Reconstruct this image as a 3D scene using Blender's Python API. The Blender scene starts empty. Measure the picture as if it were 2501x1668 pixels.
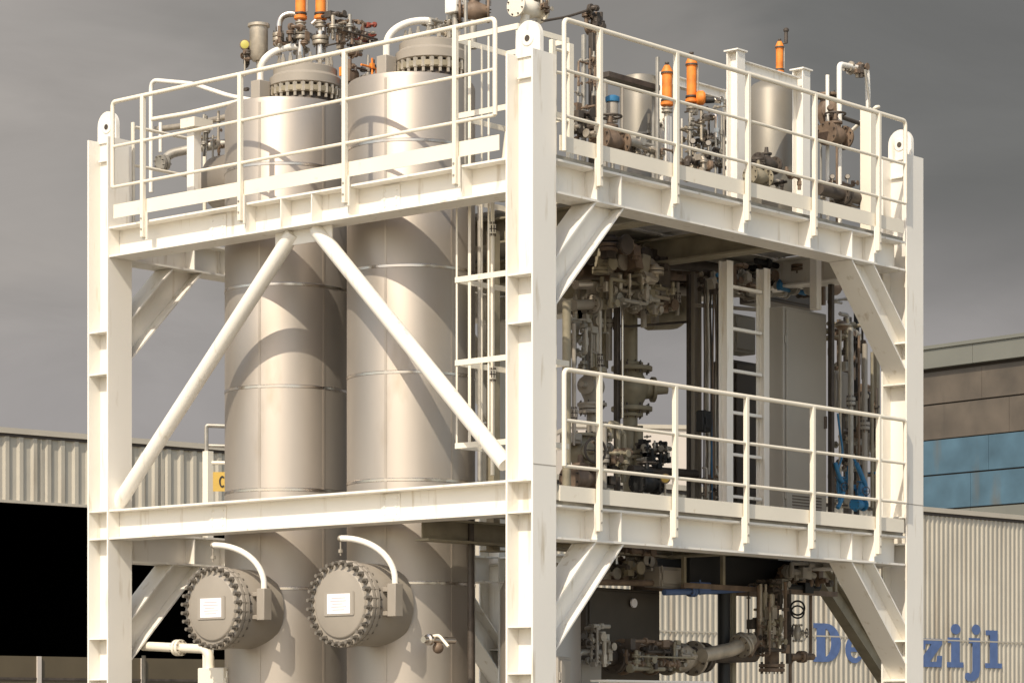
import bpy, math, random
from mathutils import Vector as V, Matrix
R = math.radians
random.seed(7)
scn = bpy.context.scene
COL = scn.collection
# ------------------------------------------------------------------ camera geometry
FD, PX0, HY, EYE = 6772.0, 1250.5, 1755.0, 1.6
F = V((0.757, 0.6534, 0)); F.normalize()
RT = V((F.y, -F.x, 0))
CAM = V((-17.54, -14.91, EYE))
def ppt(px, py, d):                      # point at depth d
    p = CAM + F*d + RT*((px-PX0)/FD*d); p.z = EYE+(HY-py)/FD*d; return p
def qy(px, py, y):                       # point on the vertical plane y
    w = F+RT*((px-PX0)/FD); return ppt(px, py, (y-CAM.y)/w.y)
def qx(px, py, x):                       # point on the vertical plane x
    w = F+RT*((px-PX0)/FD); return ppt(px, py, (x-CAM.x)/w.x)
# ------------------------------------------------------------------ materials
MATS = {}
def mat(name, col, rough=.5, metal=0., var=.06, scale=3., bump=.0, bscale=60., spots=None, stretch=None, spec=.5, coat=0):
    m = bpy.data.materials.new(name); m.use_nodes = True; MATS[name] = m
    nt = m.node_tree; N = nt.nodes; L = nt.links; b = N['Principled BSDF']
    tc = N.new('ShaderNodeTexCoord'); mp = N.new('ShaderNodeMapping'); L.new(tc.outputs['Object'], mp.inputs[0])
    if stretch: mp.inputs['Scale'].default_value = stretch
    n1 = N.new('ShaderNodeTexNoise'); n1.inputs['Scale'].default_value = scale; n1.inputs['Detail'].default_value = 6
    L.new(mp.outputs[0], n1.inputs['Vector'])
    rp = N.new('ShaderNodeValToRGB'); L.new(n1.outputs['Fac'], rp.inputs[0])
    c = V(col)
    rp.color_ramp.elements[0].position = .3; rp.color_ramp.elements[1].position = .7
    rp.color_ramp.elements[0].color = (*(c*(1-var)), 1); rp.color_ramp.elements[1].color = (*[min(1, x) for x in c*(1+var)], 1)
    out = rp.outputs[0]
    if spots:                            # stains: (colour, scale, threshold, stretch)
        n2 = N.new('ShaderNodeTexNoise'); n2.inputs['Scale'].default_value = spots[1]; n2.inputs['Detail'].default_value = 8
        mp2 = N.new('ShaderNodeMapping'); L.new(tc.outputs['Object'], mp2.inputs[0]); mp2.inputs['Scale'].default_value = spots[3]
        L.new(mp2.outputs[0], n2.inputs['Vector'])
        r2 = N.new('ShaderNodeValToRGB'); L.new(n2.outputs['Fac'], r2.inputs[0])
        r2.color_ramp.elements[0].position = spots[2]; r2.color_ramp.elements[1].position = min(1, spots[2]+.15)
        r2.color_ramp.elements[1].color = (.75, .75, .75, 1)
        mx = N.new('ShaderNodeMix'); mx.data_type = 'RGBA'
        L.new(r2.outputs[0], mx.inputs['Factor']); L.new(out, mx.inputs['A']); mx.inputs['B'].default_value = (*spots[0], 1)
        out = mx.outputs['Result']
    L.new(out, b.inputs['Base Color'])
    b.inputs['Roughness'].default_value = rough; b.inputs['Metallic'].default_value = metal
    b.inputs['Specular IOR Level'].default_value = spec
    rr = N.new('ShaderNodeMapRange'); L.new(n1.outputs['Fac'], rr.inputs['Value'])
    rr.inputs['To Min'].default_value = max(0, rough-.08); rr.inputs['To Max'].default_value = min(1, rough+.08)
    L.new(rr.outputs[0], b.inputs['Roughness'])
    if bump:
        n3 = N.new('ShaderNodeTexNoise'); n3.inputs['Scale'].default_value = bscale; L.new(mp.outputs[0], n3.inputs['Vector'])
        bp = N.new('ShaderNodeBump'); bp.inputs['Strength'].default_value = bump; bp.inputs['Distance'].default_value = .01
        L.new(n3.outputs['Fac'], bp.inputs['Height']); L.new(bp.outputs[0], b.inputs['Normal'])
    return m
WHITE = mat('white_paint', (.81, .775, .705), .42, var=.03, scale=1.2, bump=.05, bscale=30, spots=((.5, .42, .30), 4, .60, (3, 3, .4)))
CREAM = mat('cream_paint', (.80, .74, .62), .42, var=.03, scale=2, bump=.04, bscale=30, spots=((.5, .38, .22), 5, .68, (2, 2, 2)))
STEEL = mat('stainless_cladding', (.41, .365, .315), .50, .70, var=.09, scale=1.8, bump=.22, bscale=2.6, stretch=(1, 1, .35), spots=((.30, .25, .19), 3, .62, (1, 1, .3)))
STEEL2 = mat('polished_steel', (.55, .50, .45), .28, 1., var=.10, scale=8)
PIPE = mat('pipe_steel', (.42, .37, .30), .5, .55, var=.25, scale=7, bump=.1)
GALV = mat('galvanised', (.38, .355, .31), .55, .5, var=.2, scale=9, bump=.08)
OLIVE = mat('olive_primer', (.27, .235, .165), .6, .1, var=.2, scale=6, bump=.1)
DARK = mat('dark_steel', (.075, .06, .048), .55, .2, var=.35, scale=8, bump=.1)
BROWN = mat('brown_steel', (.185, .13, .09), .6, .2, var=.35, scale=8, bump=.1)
BLACK = mat('black_rubber', (.012, .012, .012), .6, var=.2)
VESG = mat('grey_vessel_paint', (.235, .215, .18), .5, .4, var=.08, scale=3, bump=.05)
BOLTG = mat('bolt_steel', (.17, .15, .125), .5, .3, var=.35, scale=12)
GREYP = mat('grey_paint', (.33, .295, .25), .5, var=.05, scale=2, bump=.04)
COVER = mat('beige_grey_paint', (.31, .275, .23), .48, var=.06, scale=4, bump=.05)
CAB = mat('cabinet_paint', (.25, .232, .20), .45, var=.05, scale=1.5)
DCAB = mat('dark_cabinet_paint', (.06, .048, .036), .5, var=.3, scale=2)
ORANGE = mat('orange_paint', (.80, .23, .03), .55, var=.3, scale=9)
BLUE = mat('blue_paint', (.03, .17, .34), .45, var=.2, scale=8)
LBLUE = mat('blue_lettering', (.085, .14, .30), .6, var=.12, scale=8)
RED = mat('red_paint', (.24, .06, .04), .5, var=.2, scale=8)
YELLOW = mat('yellow_paint', (.55, .36, .07), .5, var=.06)
YGREEN = mat('yellow_green_paint', (.45, .40, .08), .5, var=.1)
LABEL = mat('label_plate', (.86, .82, .83), .35, var=.01)
LTEXT = mat('label_print', (.62, .50, .52), .5, var=.05)
CLAD = mat('beige_cladding', (.43, .395, .325), .5, var=.10, scale=.9, bump=.03, spots=((.25, .2, .14), 1.2, .54, (3, 3, .25)))
CLADD = mat('cladding_flashing', (.44, .40, .33), .5, var=.05)
RAWJ = mat('dark_joint', (.05, .04, .035), .7, var=.1)
PANELB = mat('brown_grey_panel', (.098, .080, .062), .45, var=.25, scale=.9, spots=((.06, .05, .04), 1.5, .52, (1, 1, .15)))
PANELG = mat('grey_parapet', (.15, .152, .132), .5, var=.10, scale=.4)
PANELBL = mat('blue_panel', (.058, .115, .160), .5, var=.30, scale=.7, spots=((.10, .10, .09), 1.2, .52, (1, 1, .2)))
DOORP = mat('olive_door_panel', (.10, .078, .045), .5, var=.12, scale=.8)
INT = mat('shed_interior_shade', (.004, .004, .004), .9, var=.1, spec=.05)  # near-black colour paints in the deep shade inside the shed
CONC = mat('concrete', (.225, .205, .17), .85, var=.12, scale=.4, bump=.1, bscale=8)
FARW = mat('pale_cladding', (.52, .47, .42), .6, var=.04, scale=.3)
# ------------------------------------------------------------------ mesh builder
def ortho(a):
    a = a.normalized(); t = V((0, 0, 1)) if abs(a.z) < .9 else V((1, 0, 0))
    u = a.cross(t).normalized(); return u, a.cross(u).normalized()
class MB:
    def __init__(s): s.v = []; s.f = []
    def obox(s, c, A, h):
        c = V(c); i = len(s.v)
        for sx in (-1, 1):
            for sy in (-1, 1):
                for sz in (-1, 1): s.v.append(c+A[0]*h[0]*sx+A[1]*h[1]*sy+A[2]*h[2]*sz)
        fl = [(0, 1, 3, 2), (4, 6, 7, 5), (0, 4, 5, 1), (2, 3, 7, 6), (0, 2, 6, 4), (1, 5, 7, 3)]
        if A[0].cross(A[1]).dot(A[2]) < 0: fl = [q[::-1] for q in fl]
        s.f += [tuple(i+k for k in q) for q in fl]; return s
    def box(s, x0, x1, y0, y1, z0, z1):
        return s.obox(((x0+x1)/2, (y0+y1)/2, (z0+z1)/2), (V((1, 0, 0)), V((0, 1, 0)), V((0, 0, 1))), (abs(x1-x0)/2, abs(y1-y0)/2, abs(z1-z0)/2))
    def lathe(s, o, ax, prof, n=24):     # prof: [(r,h)]
        o = V(o); ax = V(ax).normalized(); u, w = ortho(ax); i = len(s.v)
        for r, h in prof:
            for k in range(n):
                t = 2*math.pi*k/n; s.v.append(o+ax*h+(u*math.cos(t)+w*math.sin(t))*max(r, 1e-4))
        for j in range(len(prof)-1):
            for k in range(n):
                a = i+j*n+k; b = i+j*n+(k+1) % n; s.f.append((a, a+n, b+n, b))
        s.f.append(tuple(i+k for k in range(n)))
        m = i+(len(prof)-1)*n; s.f.append(tuple(m+k for k in reversed(range(n)))); return s
    def cyl(s, a, b, r, r2=None, n=16):
        a = V(a); b = V(b); return s.lathe(a, b-a, [(r, 0), (r if r2 is None else r2, (b-a).length)], n)
    def disc(s, c, ax, r, t, n=24): ax = V(ax).normalized(); return s.lathe(V(c)-ax*t/2, ax, [(r*.985, 0), (r, t*.1), (r, t*.9), (r*.985, t)], n)
    def ball(s, c, r, n=16, sq=1.):
        pr = [(r*math.sin(math.pi*k/8), -r*sq*math.cos(math.pi*k/8)) for k in range(9)]; return s.lathe(c, (0, 0, 1), pr, n)
    def path(s, pts, r, bend=0., n=10):
        P = [V(p) for p in pts]
        if bend > 0 and len(P) > 2:
            Q = [P[0]]
            for a, b, c in zip(P, P[1:], P[2:]):
                d1 = (a-b); d2 = (c-b); t = min(bend, d1.length*.49, d2.length*.49)
                p1 = b+d1.normalized()*t; p2 = b+d2.normalized()*t
                for k in range(7):
                    q = k/6; Q.append((1-q)**2*p1+2*q*(1-q)*b+q*q*p2)
            Q.append(P[-1]); P = Q
        i = len(s.v); u = None
        for k, p in enumerate(P):
            t = (P[min(k+1, len(P)-1)]-P[max(k-1, 0)]).normalized()
            if u is None: u, _ = ortho(t)
            u = (u-t*u.dot(t)).normalized(); w = t.cross(u)
            for j in range(n):
                a = 2*math.pi*j/n; s.v.append(p+(u*math.cos(a)+w*math.sin(a))*r)
        for k in range(len(P)-1):
            for j in range(n):
                a = i+k*n+j; b = i+k*n+(j+1) % n; s.f.append((a, b, b+n, a+n))
        s.f.append(tuple(i+j for j in reversed(range(n)))); m = i+(len(P)-1)*n; s.f.append(tuple(m+j for j in range(n))); return s
    def prism(s, pts, o, U, W, th):      # polygon in U,W extruded symmetrically along U x W
        o = V(o); nn = U.cross(W).normalized(); i = len(s.v); n = len(pts)
        for sg in (-1, 1):
            for a, b in pts: s.v.append(o+U*a+W*b+nn*(sg*th/2))
        s.f.append(tuple(i+k for k in reversed(range(n)))); s.f.append(tuple(i+n+k for k in range(n)))
        for k in range(n): q = (k+1) % n; s.f.append((i+k, i+q, i+n+q, i+n+k))
        return s
    def torus(s, c, ax, R_, r, n=28, m=8):
        ax = V(ax).normalized(); u, w = ortho(ax); i = len(s.v); c = V(c)
        for k in range(n):
            t = 2*math.pi*k/n; d = u*math.cos(t)+w*math.sin(t)
            for j in range(m):
                a = 2*math.pi*j/m; s.v.append(c+d*(R_+r*math.cos(a))+ax*r*math.sin(a))
        for k in range(n):
            for j in range(m):
                s.f.append((i+k*m+j, i+((k+1) % n)*m+j, i+((k+1) % n)*m+(j+1) % m, i+k*m+(j+1) % m))
        return s
    def hsec(s, p0, p1, hd, h, b, tw=.011, tf=.019):
        p0 = V(p0); p1 = V(p1); a = (p1-p0); L = a.length/2; a = a.normalized(); hd = (V(hd)-a*V(hd).dot(a)).normalized(); sd = a.cross(hd).normalized()
        c = (p0+p1)/2; A = (a, sd, hd)
        s.obox(c+hd*(h/2-tf/2), A, (L, b/2, tf/2)); s.obox(c-hd*(h/2-tf/2), A, (L, b/2, tf/2))
        s.obox(c, A, (L-.0015, tw/2, h/2-tf)); return s
    def build(s, name, m, parent=None, bevel=0, smooth=True):
        me = bpy.data.meshes.new(name); base = root_loc(parent) if parent else V((0, 0, 0))
        me.from_pydata([tuple(p-base) for p in s.v], [], s.f); me.update()
        me.materials.append(m)
        if smooth:
            me.polygons.foreach_set('use_smooth', [True]*len(me.polygons)); me.set_sharp_from_angle(angle=R(38))
        o = bpy.data.objects.new(name, me); COL.objects.link(o)
        if parent: o.parent = parent
        if bevel:
            md = o.modifiers.new('bevel', 'BEVEL'); md.width = bevel; md.segments = 2; md.limit_method = 'ANGLE'
        return o
def root_loc(o):
    p = V((0, 0, 0))
    while o: p = p+o.location; o = o.parent
    return p
def tag(o, label, cat, group=None):
    o['label'] = label; o['category'] = cat
    if group: o['group'] = group
    return o
def thing(name, label, cat, loc=(0, 0, 0), group=None):
    o = bpy.data.objects.new(name, None); COL.objects.link(o); o.location = V(loc); o.empty_display_size = .1
    return tag(o, label, cat, group)
def struct(o): o['kind'] = 'structure'; return o
def setparent_copy(o, parent, d):        # copy of a part shifted by d
    c = o.copy(); COL.objects.link(c); c.parent = parent; c.location = o.location+V(d); return c
X_, Y_, Z_ = V((1, 0, 0)), V((0, 1, 0)), V((0, 0, 1))
# ------------------------------------------------------------------ ground
g = MB(); g.v = [V((-900, -900, 0)), V((1500, -900, 0)), V((1500, 1500, 0)), V((-900, 1500, 0))]; g.f = [(0, 1, 2, 3)]
struct(g.build('ground', CONC))
# ------------------------------------------------------------------ main steel frame
LX, LY, CW = 5.69, 5.33, .30
UT, UB = 6.30, 6.01                      # upper beams top/bottom
LT, LB = 3.40, 3.11                      # lower beams under the walkway side
ST, SB = 3.60, 3.315                     # lower beam on the open side
TOP = 7.165
fr = thing('steel_frame', 'white painted open steel frame of columns, beams and braces holding the two tanks', 'steel frame', (3, 2.8, 0))
corners = {(0, 0): (0, 0), (0, 1): (0, LY), (1, 0): (LX, 0), (1, 1): (LX, LY)}
for key, (cx, cy) in corners.items():
    m = MB(); m.hsec((cx+.15, cy+.15, 0.02), (cx+.15, cy+.15, TOP), Y_, CW, CW)
    co = m.build('column', WHITE, fr)
    for z in (5.31, 4.905, 3.59, 3.325, 2.37, 1.98, 1.0):
        q = MB(); q.box(cx+.006, cx+.144, cy+.0195, cy+.2805, z-.008, z+.008); q.build('stiffener_plate', WHITE, co)
        q = MB(); q.box(cx+.156, cx+.294, cy+.0195, cy+.2805, z-.008, z+.008); q.build('stiffener_plate', WHITE, co)
    if key == (1, 1): continue
    q = MB(); pts = [(-.135, -.02), (.135, -.02), (.135, .13)]
    pts += [(.135*math.cos(t), .145+.135*math.sin(t)) for t in [math.pi*k/14 for k in range(1, 14)]] + [(-.135, .13)]
    q.prism(pts, (cx+.15, cy+.165, TOP), Y_, Z_, .045)
    q.lathe((cx+.12, cy+.165, TOP+.13), X_, [(.06, 0), (.065, .004), (.065, .056), (.06, .06)], 24)
    lug = q.build('lifting_lug', WHITE, co)
    MB().disc((cx+.1175, cy+.165, TOP+.13), X_, .026, .004).build('lug_hole', DARK, lug)
    q = MB(); q.box(cx+.112, cx+.1435, cy+.03, cy+.27, TOP-.20, TOP-.185); q.build('weld_strip', WHITE, co)
def beam(p0, p1, h, name='beam'): return MB().hsec(p0, p1, Z_, h, .28).build(name, WHITE, fr)
zc, h = (UT+UB)/2, UT-UB
bU_left = beam((.15, .302, zc), (.15, LY-.002, zc), h)
bU_right = beam((.302, .15, zc), (LX-.002, .15, zc), h)
bU_back = beam((.302, LY+.15, zc), (LX-.002, LY+.15, zc), h)
bU_far = beam((LX+.15, .302, zc), (LX+.15, LY-.002, zc), h)
zc2, h2 = (LT+LB)/2, LT-LB
bL_left = beam((.15, .302, (ST+SB)/2), (.15, LY-.002, (ST+SB)/2), ST-SB)
bL_right = beam((.302, .15, zc2), (LX-.002, .15, zc2), h2)
bL_back = beam((.302, LY+.15, zc2), (LX-.002, LY+.15, zc2), h2)
bL_far = beam((LX+.15, .302, zc2), (LX+.15, LY-.002, zc2), h2)
for x in (1.95, 3.8): MB().hsec((x, .31, 6.13), (x, LY-.0, 6.13), Z_, .24, .2).build('cross_beam', OLIVE, fr)
for x in (1.9, 3.8): MB().hsec((x, .31, 3.26), (x, 1.45, 3.26), Z_, .2, .16).build('cross_beam', OLIVE, fr)
MB().hsec((.32, 1.55, 3.26), (LX, 1.55, 3.26), Z_, .2, .16).build('cross_beam', OLIVE, fr)
# stiffener plates in the webs
def web_plate(b, axis, c, z0, z1, side, w=.128, y0=0):
    q = MB()
    if axis == 'y':  # beam along y, plate at y=c on the -x side
        q.box(.013, .1435, c-.006, c+.006, z0+.02, z1-.02)
    else:
        q.box(c-.006, c+.006, y0+.013, y0+.1435, z0+.02, z1-.02)
    q.build('stiffener_plate', WHITE, b)
for px in (600, 687, 762, 852, 1128): web_plate(bU_left, 'y', qx(px, 500, .02).y, UB, UT, 0)
for px in (1457, 1516, 1643, 1816, 1978, 2080, 2134):
    web_plate(bU_right, 'x', qy(px, 500, .02).x, UB, UT, 0); web_plate(bL_right, 'x', qy(px, 1300, .02).x, LB, LT, 0)
for x in (1.13, 1.6, 4.5): 
    web_plate(bU_back, 'x', x, UB, UT, 0, y0=LY); web_plate(bL_back, 'x', x, LB, LT, 0, y0=LY)
for (xx, yy, ax_) in ((.15, 1.75, 'y'), (.15, 3.95, 'y')):
    for b_, za, zb_ in ((bU_left, UB, UT), (bL_left, SB, SB+.285)):
        q = MB(); q.box(.1335, .1435, yy-.11, yy+.11, za+.035, zb_-.035); sp_ = q.build('splice_plate', WHITE, b_)
        for dy in (-.07, .07):
            for dz_ in (.08, .145, .21): MB().disc((.1305, yy+dy, za+dz_), X_, .013, .007, 6).build('bolt', WHITE, sp_)
# knee braces
def knee(x0, sx, yc, ztop):
    # from column face x0 (direction sx) up to the beam underside
    c = .285*.5; d = V((sx*.70, 0, .714)).normalized(); nrm = V((-sx*d.z, 0, abs(d.x)))
    # lower flange line starts at column at ztop-0.92 ; upper flange at ztop-0.55
    lo = V((x0, yc, ztop-1.11)); s = lo+nrm*c
    tlen = (ztop-.004-s.z)/d.z
    q = MB(); A = (d, Y_, nrm)
    def seg(off, th, w):
        # trims each plate to the column face and to the beam underside
        o = s+nrm*off
        t0 = (x0-o.x)/d.x if abs(d.x) > 1e-6 else 0
        t1 = (ztop-.003-o.z)/d.z
        a = o+d*(t0+.004); b = o+d*(t1-.004)
        pts = []
        for sg in (-1, 1):
            oo = o+nrm*(sg*th/2)
            pts.append((oo+d*((x0-oo.x)/d.x), oo+d*((ztop-.003-oo.z)/d.z)))
        (a0, b0), (a1, b1) = pts; i = len(q.v)
        for y in (-w/2, w/2):
            for p in (a0, b0, b1, a1): q.v.append(p+Y_*y)
        fs = [(0, 1, 2, 3), (7, 6, 5, 4), (0, 4, 5, 1), (1, 5, 6, 2), (2, 6, 7, 3), (3, 7, 4, 0)]
        if sx < 0: fs = [f[::-1] for f in fs]
        q.f += [tuple(i+k for k in f) for f in fs]
    seg(-c+.008, .016, .258); seg(c-.008, .016, .258); seg(0, 2*c-.033, .010)
    q.build('knee_brace', WHITE, fr)
for y0 in (0, LY):
    for zt in (UB, LB):
        knee(.157, 1, y0+.15, zt); knee(LX+.143, -1, y0+.15, zt)
# tubular braces in the open bay
a0, a1 = qx(706, 585, .15), qx(290, 1228, .15); b0, b1 = qx(784, 575, .15), qx(1231, 1128, .15)
def ext(a, b, t): return b+(b-a).normalized()*t
for a, b in ((a0, a1), (b0, b1)): MB().cyl(ext(b, a, .08), ext(a, b, .03), .071, n=28).build('tube_brace', WHITE, fr)
gp = qx(742, 560, .15); q = MB(); q.box(.143, .157, gp.y-.36, gp.y+.36, UB-.13, UB-.001); q.build('gusset_plate', WHITE, fr)
# ------------------------------------------------------------------ handrails
def handrail(name, label, axis, off, posts, ends, deck, side_end, lowz=None):
    # axis 'x': runs along x at y=off ; axis 'y': along y at x=off. posts = pixel columns
    def at(px, z): p = qy(px, 600, off) if axis == 'x' else qx(px, 600, off); return V((p.x, p.y, z))
    zt, zm, zl = deck+1.10, deck+.675, deck+.29
    e0, e1 = at(ends[0], 0), at(ends[1], 0)
    hr = thing(name, label, 'handrail', (e0.x, e0.y, deck), 'handrails round the decks')
    def at3(p, z): return V((p.x, p.y, z))
    lo = lowz or zl
    MB().path([at3(e0, lo), at3(e0, zt), at3(e1, zt), at3(e1, zl)], .021, .05, 10).build('top_rail', CREAM, hr)
    MB().cyl(at3(e0, zm), at3(e1, zm), .0155, n=8).build('rail', CREAM, hr)
    MB().cyl(at3(e0, zl), at3(e1, zl), .0155, n=8).build('rail', CREAM, hr)
    A = (X_, Y_, Z_)
    for px in posts:
        p = at(px, 0); q = MB(); q.obox(at3(p, (deck-.235+zt)/2), A, (.021, .021, (zt-deck+.235)/2))
        po = q.build('post', CREAM, hr, .004)
        q = MB(); hx = (.030, .008, .13) if axis == 'x' else (.008, .030, .13)
        inward = Y_*.026 if axis == 'x' else X_*.026
        q.obox(at3(p, deck-.125)+inward, A, hx); q.build('post_bracket', WHITE, po)
        for dz in (-.06, -.16): MB().disc(at3(p, deck+dz)-inward*.92, inward, .011, .006, 6).build('bolt', GALV, po)
    L = (e1-e0).length; c = (e0+e1)/2
    q = MB(); d = (e1-e0).normalized(); n = V((0, 1, 0)) if axis == 'x' else V((1, 0, 0))
    q.obox(at3(c, deck+.065)+n*.032, (d, n, Z_), (L/2+.02, .004, .065)); q.build('toe_board', CREAM, hr)
    return hr
handrail('handrail', 'cream handrail above the two tubular braces, along the open left side of the top deck', 'y', -.045, (349, 587, 842, 1112), (275, 1209), 6.365, 0)
handrail('handrail', 'cream handrail along the right side of the top deck, above the grey cabinet bay', 'x', -.045, (1465, 1652, 1827, 1990, 2146), (1378, 2211), 6.365, 0, 6.36)
handrail('handrail', 'cream handrail of the lower walkway, in front of the grey cabinet', 'x', -.045, (1464, 1649, 1823, 1985, 2146), (1378, 2211), 3.43, 0)
# ------------------------------------------------------------------ gratings
def grating(name, label, x0, x1, y0, y1, z, along='y'):
    q = MB(); t = z-.035
    n = int((x1-x0)/.034)
    for k in range(n+1): x = x0+(x1-x0)*k/n; q.box(x-.003, x+.003, y0, y1, t, z)
    n = int((y1-y0)/.12)
    for k in range(n+1): y = y0+(y1-y0)*k/n; q.box(x0-.0031, x1+.0031, y-.004, y+.004, z-.014, z-.004)
    g = thing(name, label, 'grating', ((x0+x1)/2, (y0+y1)/2, t))
    q.build('grating_bars', GALV, g)
    for y in (y0-.008, y1+.008): q = MB(); q.box(x0-.012, x1+.012, y-.004, y+.004, t-.004, z+.002); q.build('edge_band', GALV, g)
grating('deck_grating', 'grey bar grating of the top deck along the right handrail', 1.24, LX-.01, .06, 1.55, UT+.04)
grating('deck_grating', 'small grey bar grating of the top deck between the corner column and the caged ladder', .32, 1.20, .06, .44, UT+.04)
grating('deck_grating', 'grey bar grating of the top deck behind the tanks, under the framed vessel', 1.95, LX-.01, 1.62, LY-.02, UT+.04)
dp_ = thing('deck_plate', 'grey steel floor plate under the framed vessel on the top deck', 'deck plate', (3.8, 3.4, UT+.0))
for x0_, x1_ in ((1.96, 3.79), (3.81, LX-.02)): q = MB(); q.box(x0_, x1_, 1.63, LY-.03, UT-.012, UT-.002); q.build('floor_plate', GALV, dp_)
grating('deck_grating', 'grey bar grating floor of the lower walkway in front of the grey cabinet', .32, LX-.01, .06, 1.5, LT+.04)
# ------------------------------------------------------------------ tanks
def bolt_copies(parent, proto_mb, name, m, positions):
    first = None
    for p in positions:
        if first is None: first = proto_mb.build(name, m, parent); first.location = V(p)-root_loc(parent)+root_loc(parent) if False else V(p)
        else:
            c = first.copy(); COL.objects.link(c); c.parent = parent; c.location = V(p)
def local_build(mb, name, m, parent):    # geometry given around the origin
    base = root_loc(parent); mb.v = [p+base for p in mb.v]; return mb.build(name, m, parent)
def ring_bolts(parent, centre, ax, rad, n, r, L, m, name='bolt', hexa=True):
    ax = V(ax).normalized(); u, w = ortho(ax); base = root_loc(parent)
    q = MB(); q.lathe(ax*(-L/2), ax, [(r*.62, 0), (r*.62, L*.25), (r, L*.25), (r, L*.75), (r*.62, L*.75), (r*.62, L)], 6)
    first = local_build(q, name, m, parent)
    for k in range(n):
        t = 2*math.pi*(k+.5)/n; p = V(centre)+(u*math.cos(t)+w*math.sin(t))*rad-base
        if k == 0: first.location = p
        else: c = first.copy(); COL.objects.link(c); c.parent = parent; c.location = p
def davit(parent, base, top, tip, drop, r=.028):
    q = MB(); n = 14; pts = []
    bz = V(base); tz = V(tip)
    pts = [bz, V((bz.x, bz.y, top))]
    for k in range(1, n+1):
        t = math.pi/2*k/n; h_ = tz.z-top
        pts.append(V((bz.x+(tz.x-bz.x)*(1-math.cos(t)), bz.y+(tz.y-bz.y)*(1-math.cos(t)), top+h_*math.sin(t))))
    q.path(pts, r, 0, 14); o = q.build('davit_arm', WHITE, parent)
    q = MB(); q.cyl(tz, tz-Z_*drop, .008, n=8); q.disc(tz-Z_*drop*.75, Z_, .022, .03, 8); q.ball(tz, r*1.05); q.build('davit_eye', PIPE, o)
    return o
def tank(label, pc, zt, zb, manz, flange_shift, topseed):
    cx, cy = pc; Rr = .586
    t = thing('tank', label, 'tank', (cx, cy, zb), 'stainless clad tanks')
    q = MB(); q.lathe((cx, cy, zb), Z_, [(Rr, 0), (Rr, zt-zb-.05), (Rr-.015, zt-zb-.012), (Rr-.05, zt-zb)], 96); shell = q.build('shell', STEEL, t)
    for z in (5.63, 4.68, 3.72, 2.8, 6.75):
        q = MB(); q.lathe((cx, cy, z), Z_, [(Rr, 0), (Rr+.004, .003), (Rr+.004, .025), (Rr, .03)], 96); q.build('cladding_seam', STEEL2, shell)
    # vertical seam with rivets
    for ang in (200, 262):
        d = V((math.cos(R(ang)), math.sin(R(ang)), 0)); s = V((-d.y, d.x, 0))
        q = MB(); q.obox((cx+d.x*(Rr+.0008), cy+d.y*(Rr+.0008), (zt+zb)/2), (s, d, Z_), (.012, .002, (zt-zb)/2-.06)); q.build('lap_joint', STEEL, shell)
    fx, fy = cx+flange_shift[0], cy+flange_shift[1]
    q = MB(); q.lathe((fx, fy, zt-.02), Z_, [(.33, 0), (.31, .05), (.28, .12), (.28, .15)], 40); q.build('top_neck', DARK, t)
    q = MB(); q.lathe((fx, fy, zt+.115), Z_, [(.325, 0), (.335, .01), (.335, .055), (.325, .06)], 48); fl = q.build('top_flange', OLIVE, t)
    q = MB(); q.lathe((fx, fy, zt+.20), Z_, [(.325, 0), (.34, .01), (.34, .085), (.32, .10), (.305, .115), (.305, .175), (.28, .19)], 48); cv = q.build('top_cover', COVER, t)
    ring_bolts(fl, (fx, fy, zt+.155), Z_, .318, 26, .024, .17, PIPE)
    ring_bolts(cv, (fx, fy, zt+.43), Z_, .25, 16, .02, .13, PIPE)
    # manway facing the open side
    mz = manz; x1 = cx-Rr+.12; x0 = x1-.62
    mw = MB(); mw.lathe((x1, cy+.0, mz), -X_, [(.37, 0), (.37, .40), (.35, .46), (.33, .47), (.33, .52)], 56); mo = mw.build('manway', COVER, t)
    return t, (fx, fy)
def manway_front(t, cy, cz, xf, first_mat=COVER):
    mo = [o for o in bpy.data.objects if o.parent == t and o.name.startswith('manway')][0]
    q = MB(); q.lathe((xf+.10, cy, cz), -X_, [(.375, 0), (.385, .006), (.385, .045), (.375, .05)], 56); q.build('manway_flange', COVER, mo)
    q = MB(); q.lathe((xf+.043, cy, cz), -X_, [(.375, 0), (.385, .006), (.385, .04), (.375, .046), (.312, .048), (.302, .065), (.29, .07)], 56); co = q.build('manway_cover', COVER, mo)
    ring_bolts(mo, (xf+.03, cy, cz), X_, .358, 28, .029, .20, BOLTG)
    xs = xf-.0295
    q = MB(); q.box(xs-.007, xs, cy-.175, cy+.175, cz-.105, cz+.105); q.box(xs-.004, xs, cy-.185, cy-.176, cz-.10, cz+.10); q.box(xs-.004, xs, cy+.176, cy+.185, cz-.10, cz+.10); q.build('label_frame', GREYP, mo)
    q = MB(); q.box(xs-.010, xs-.0071, cy-.14, cy+.14, cz-.088, cz+.088); lb = q.build('label_plate', LABEL, mo)
    q = MB()
    for k, (w, o) in enumerate(((.17, 0), (.20, 0), (.13, .01), (.19, -.005), (.15, 0))): q.box(xs-.0112, xs-.0101, cy-w/2+o, cy+w/2+o, cz+.052-k*.026-.006, cz+.052-k*.026+.004)
    q.build('label_print', LTEXT, mo)
def solve_tank(px, x): p = qx(px, 800, x); return (x, p.y)
t1c = solve_tank(700, 1.025); t2c = solve_tank(1004, 1.025)
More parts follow.
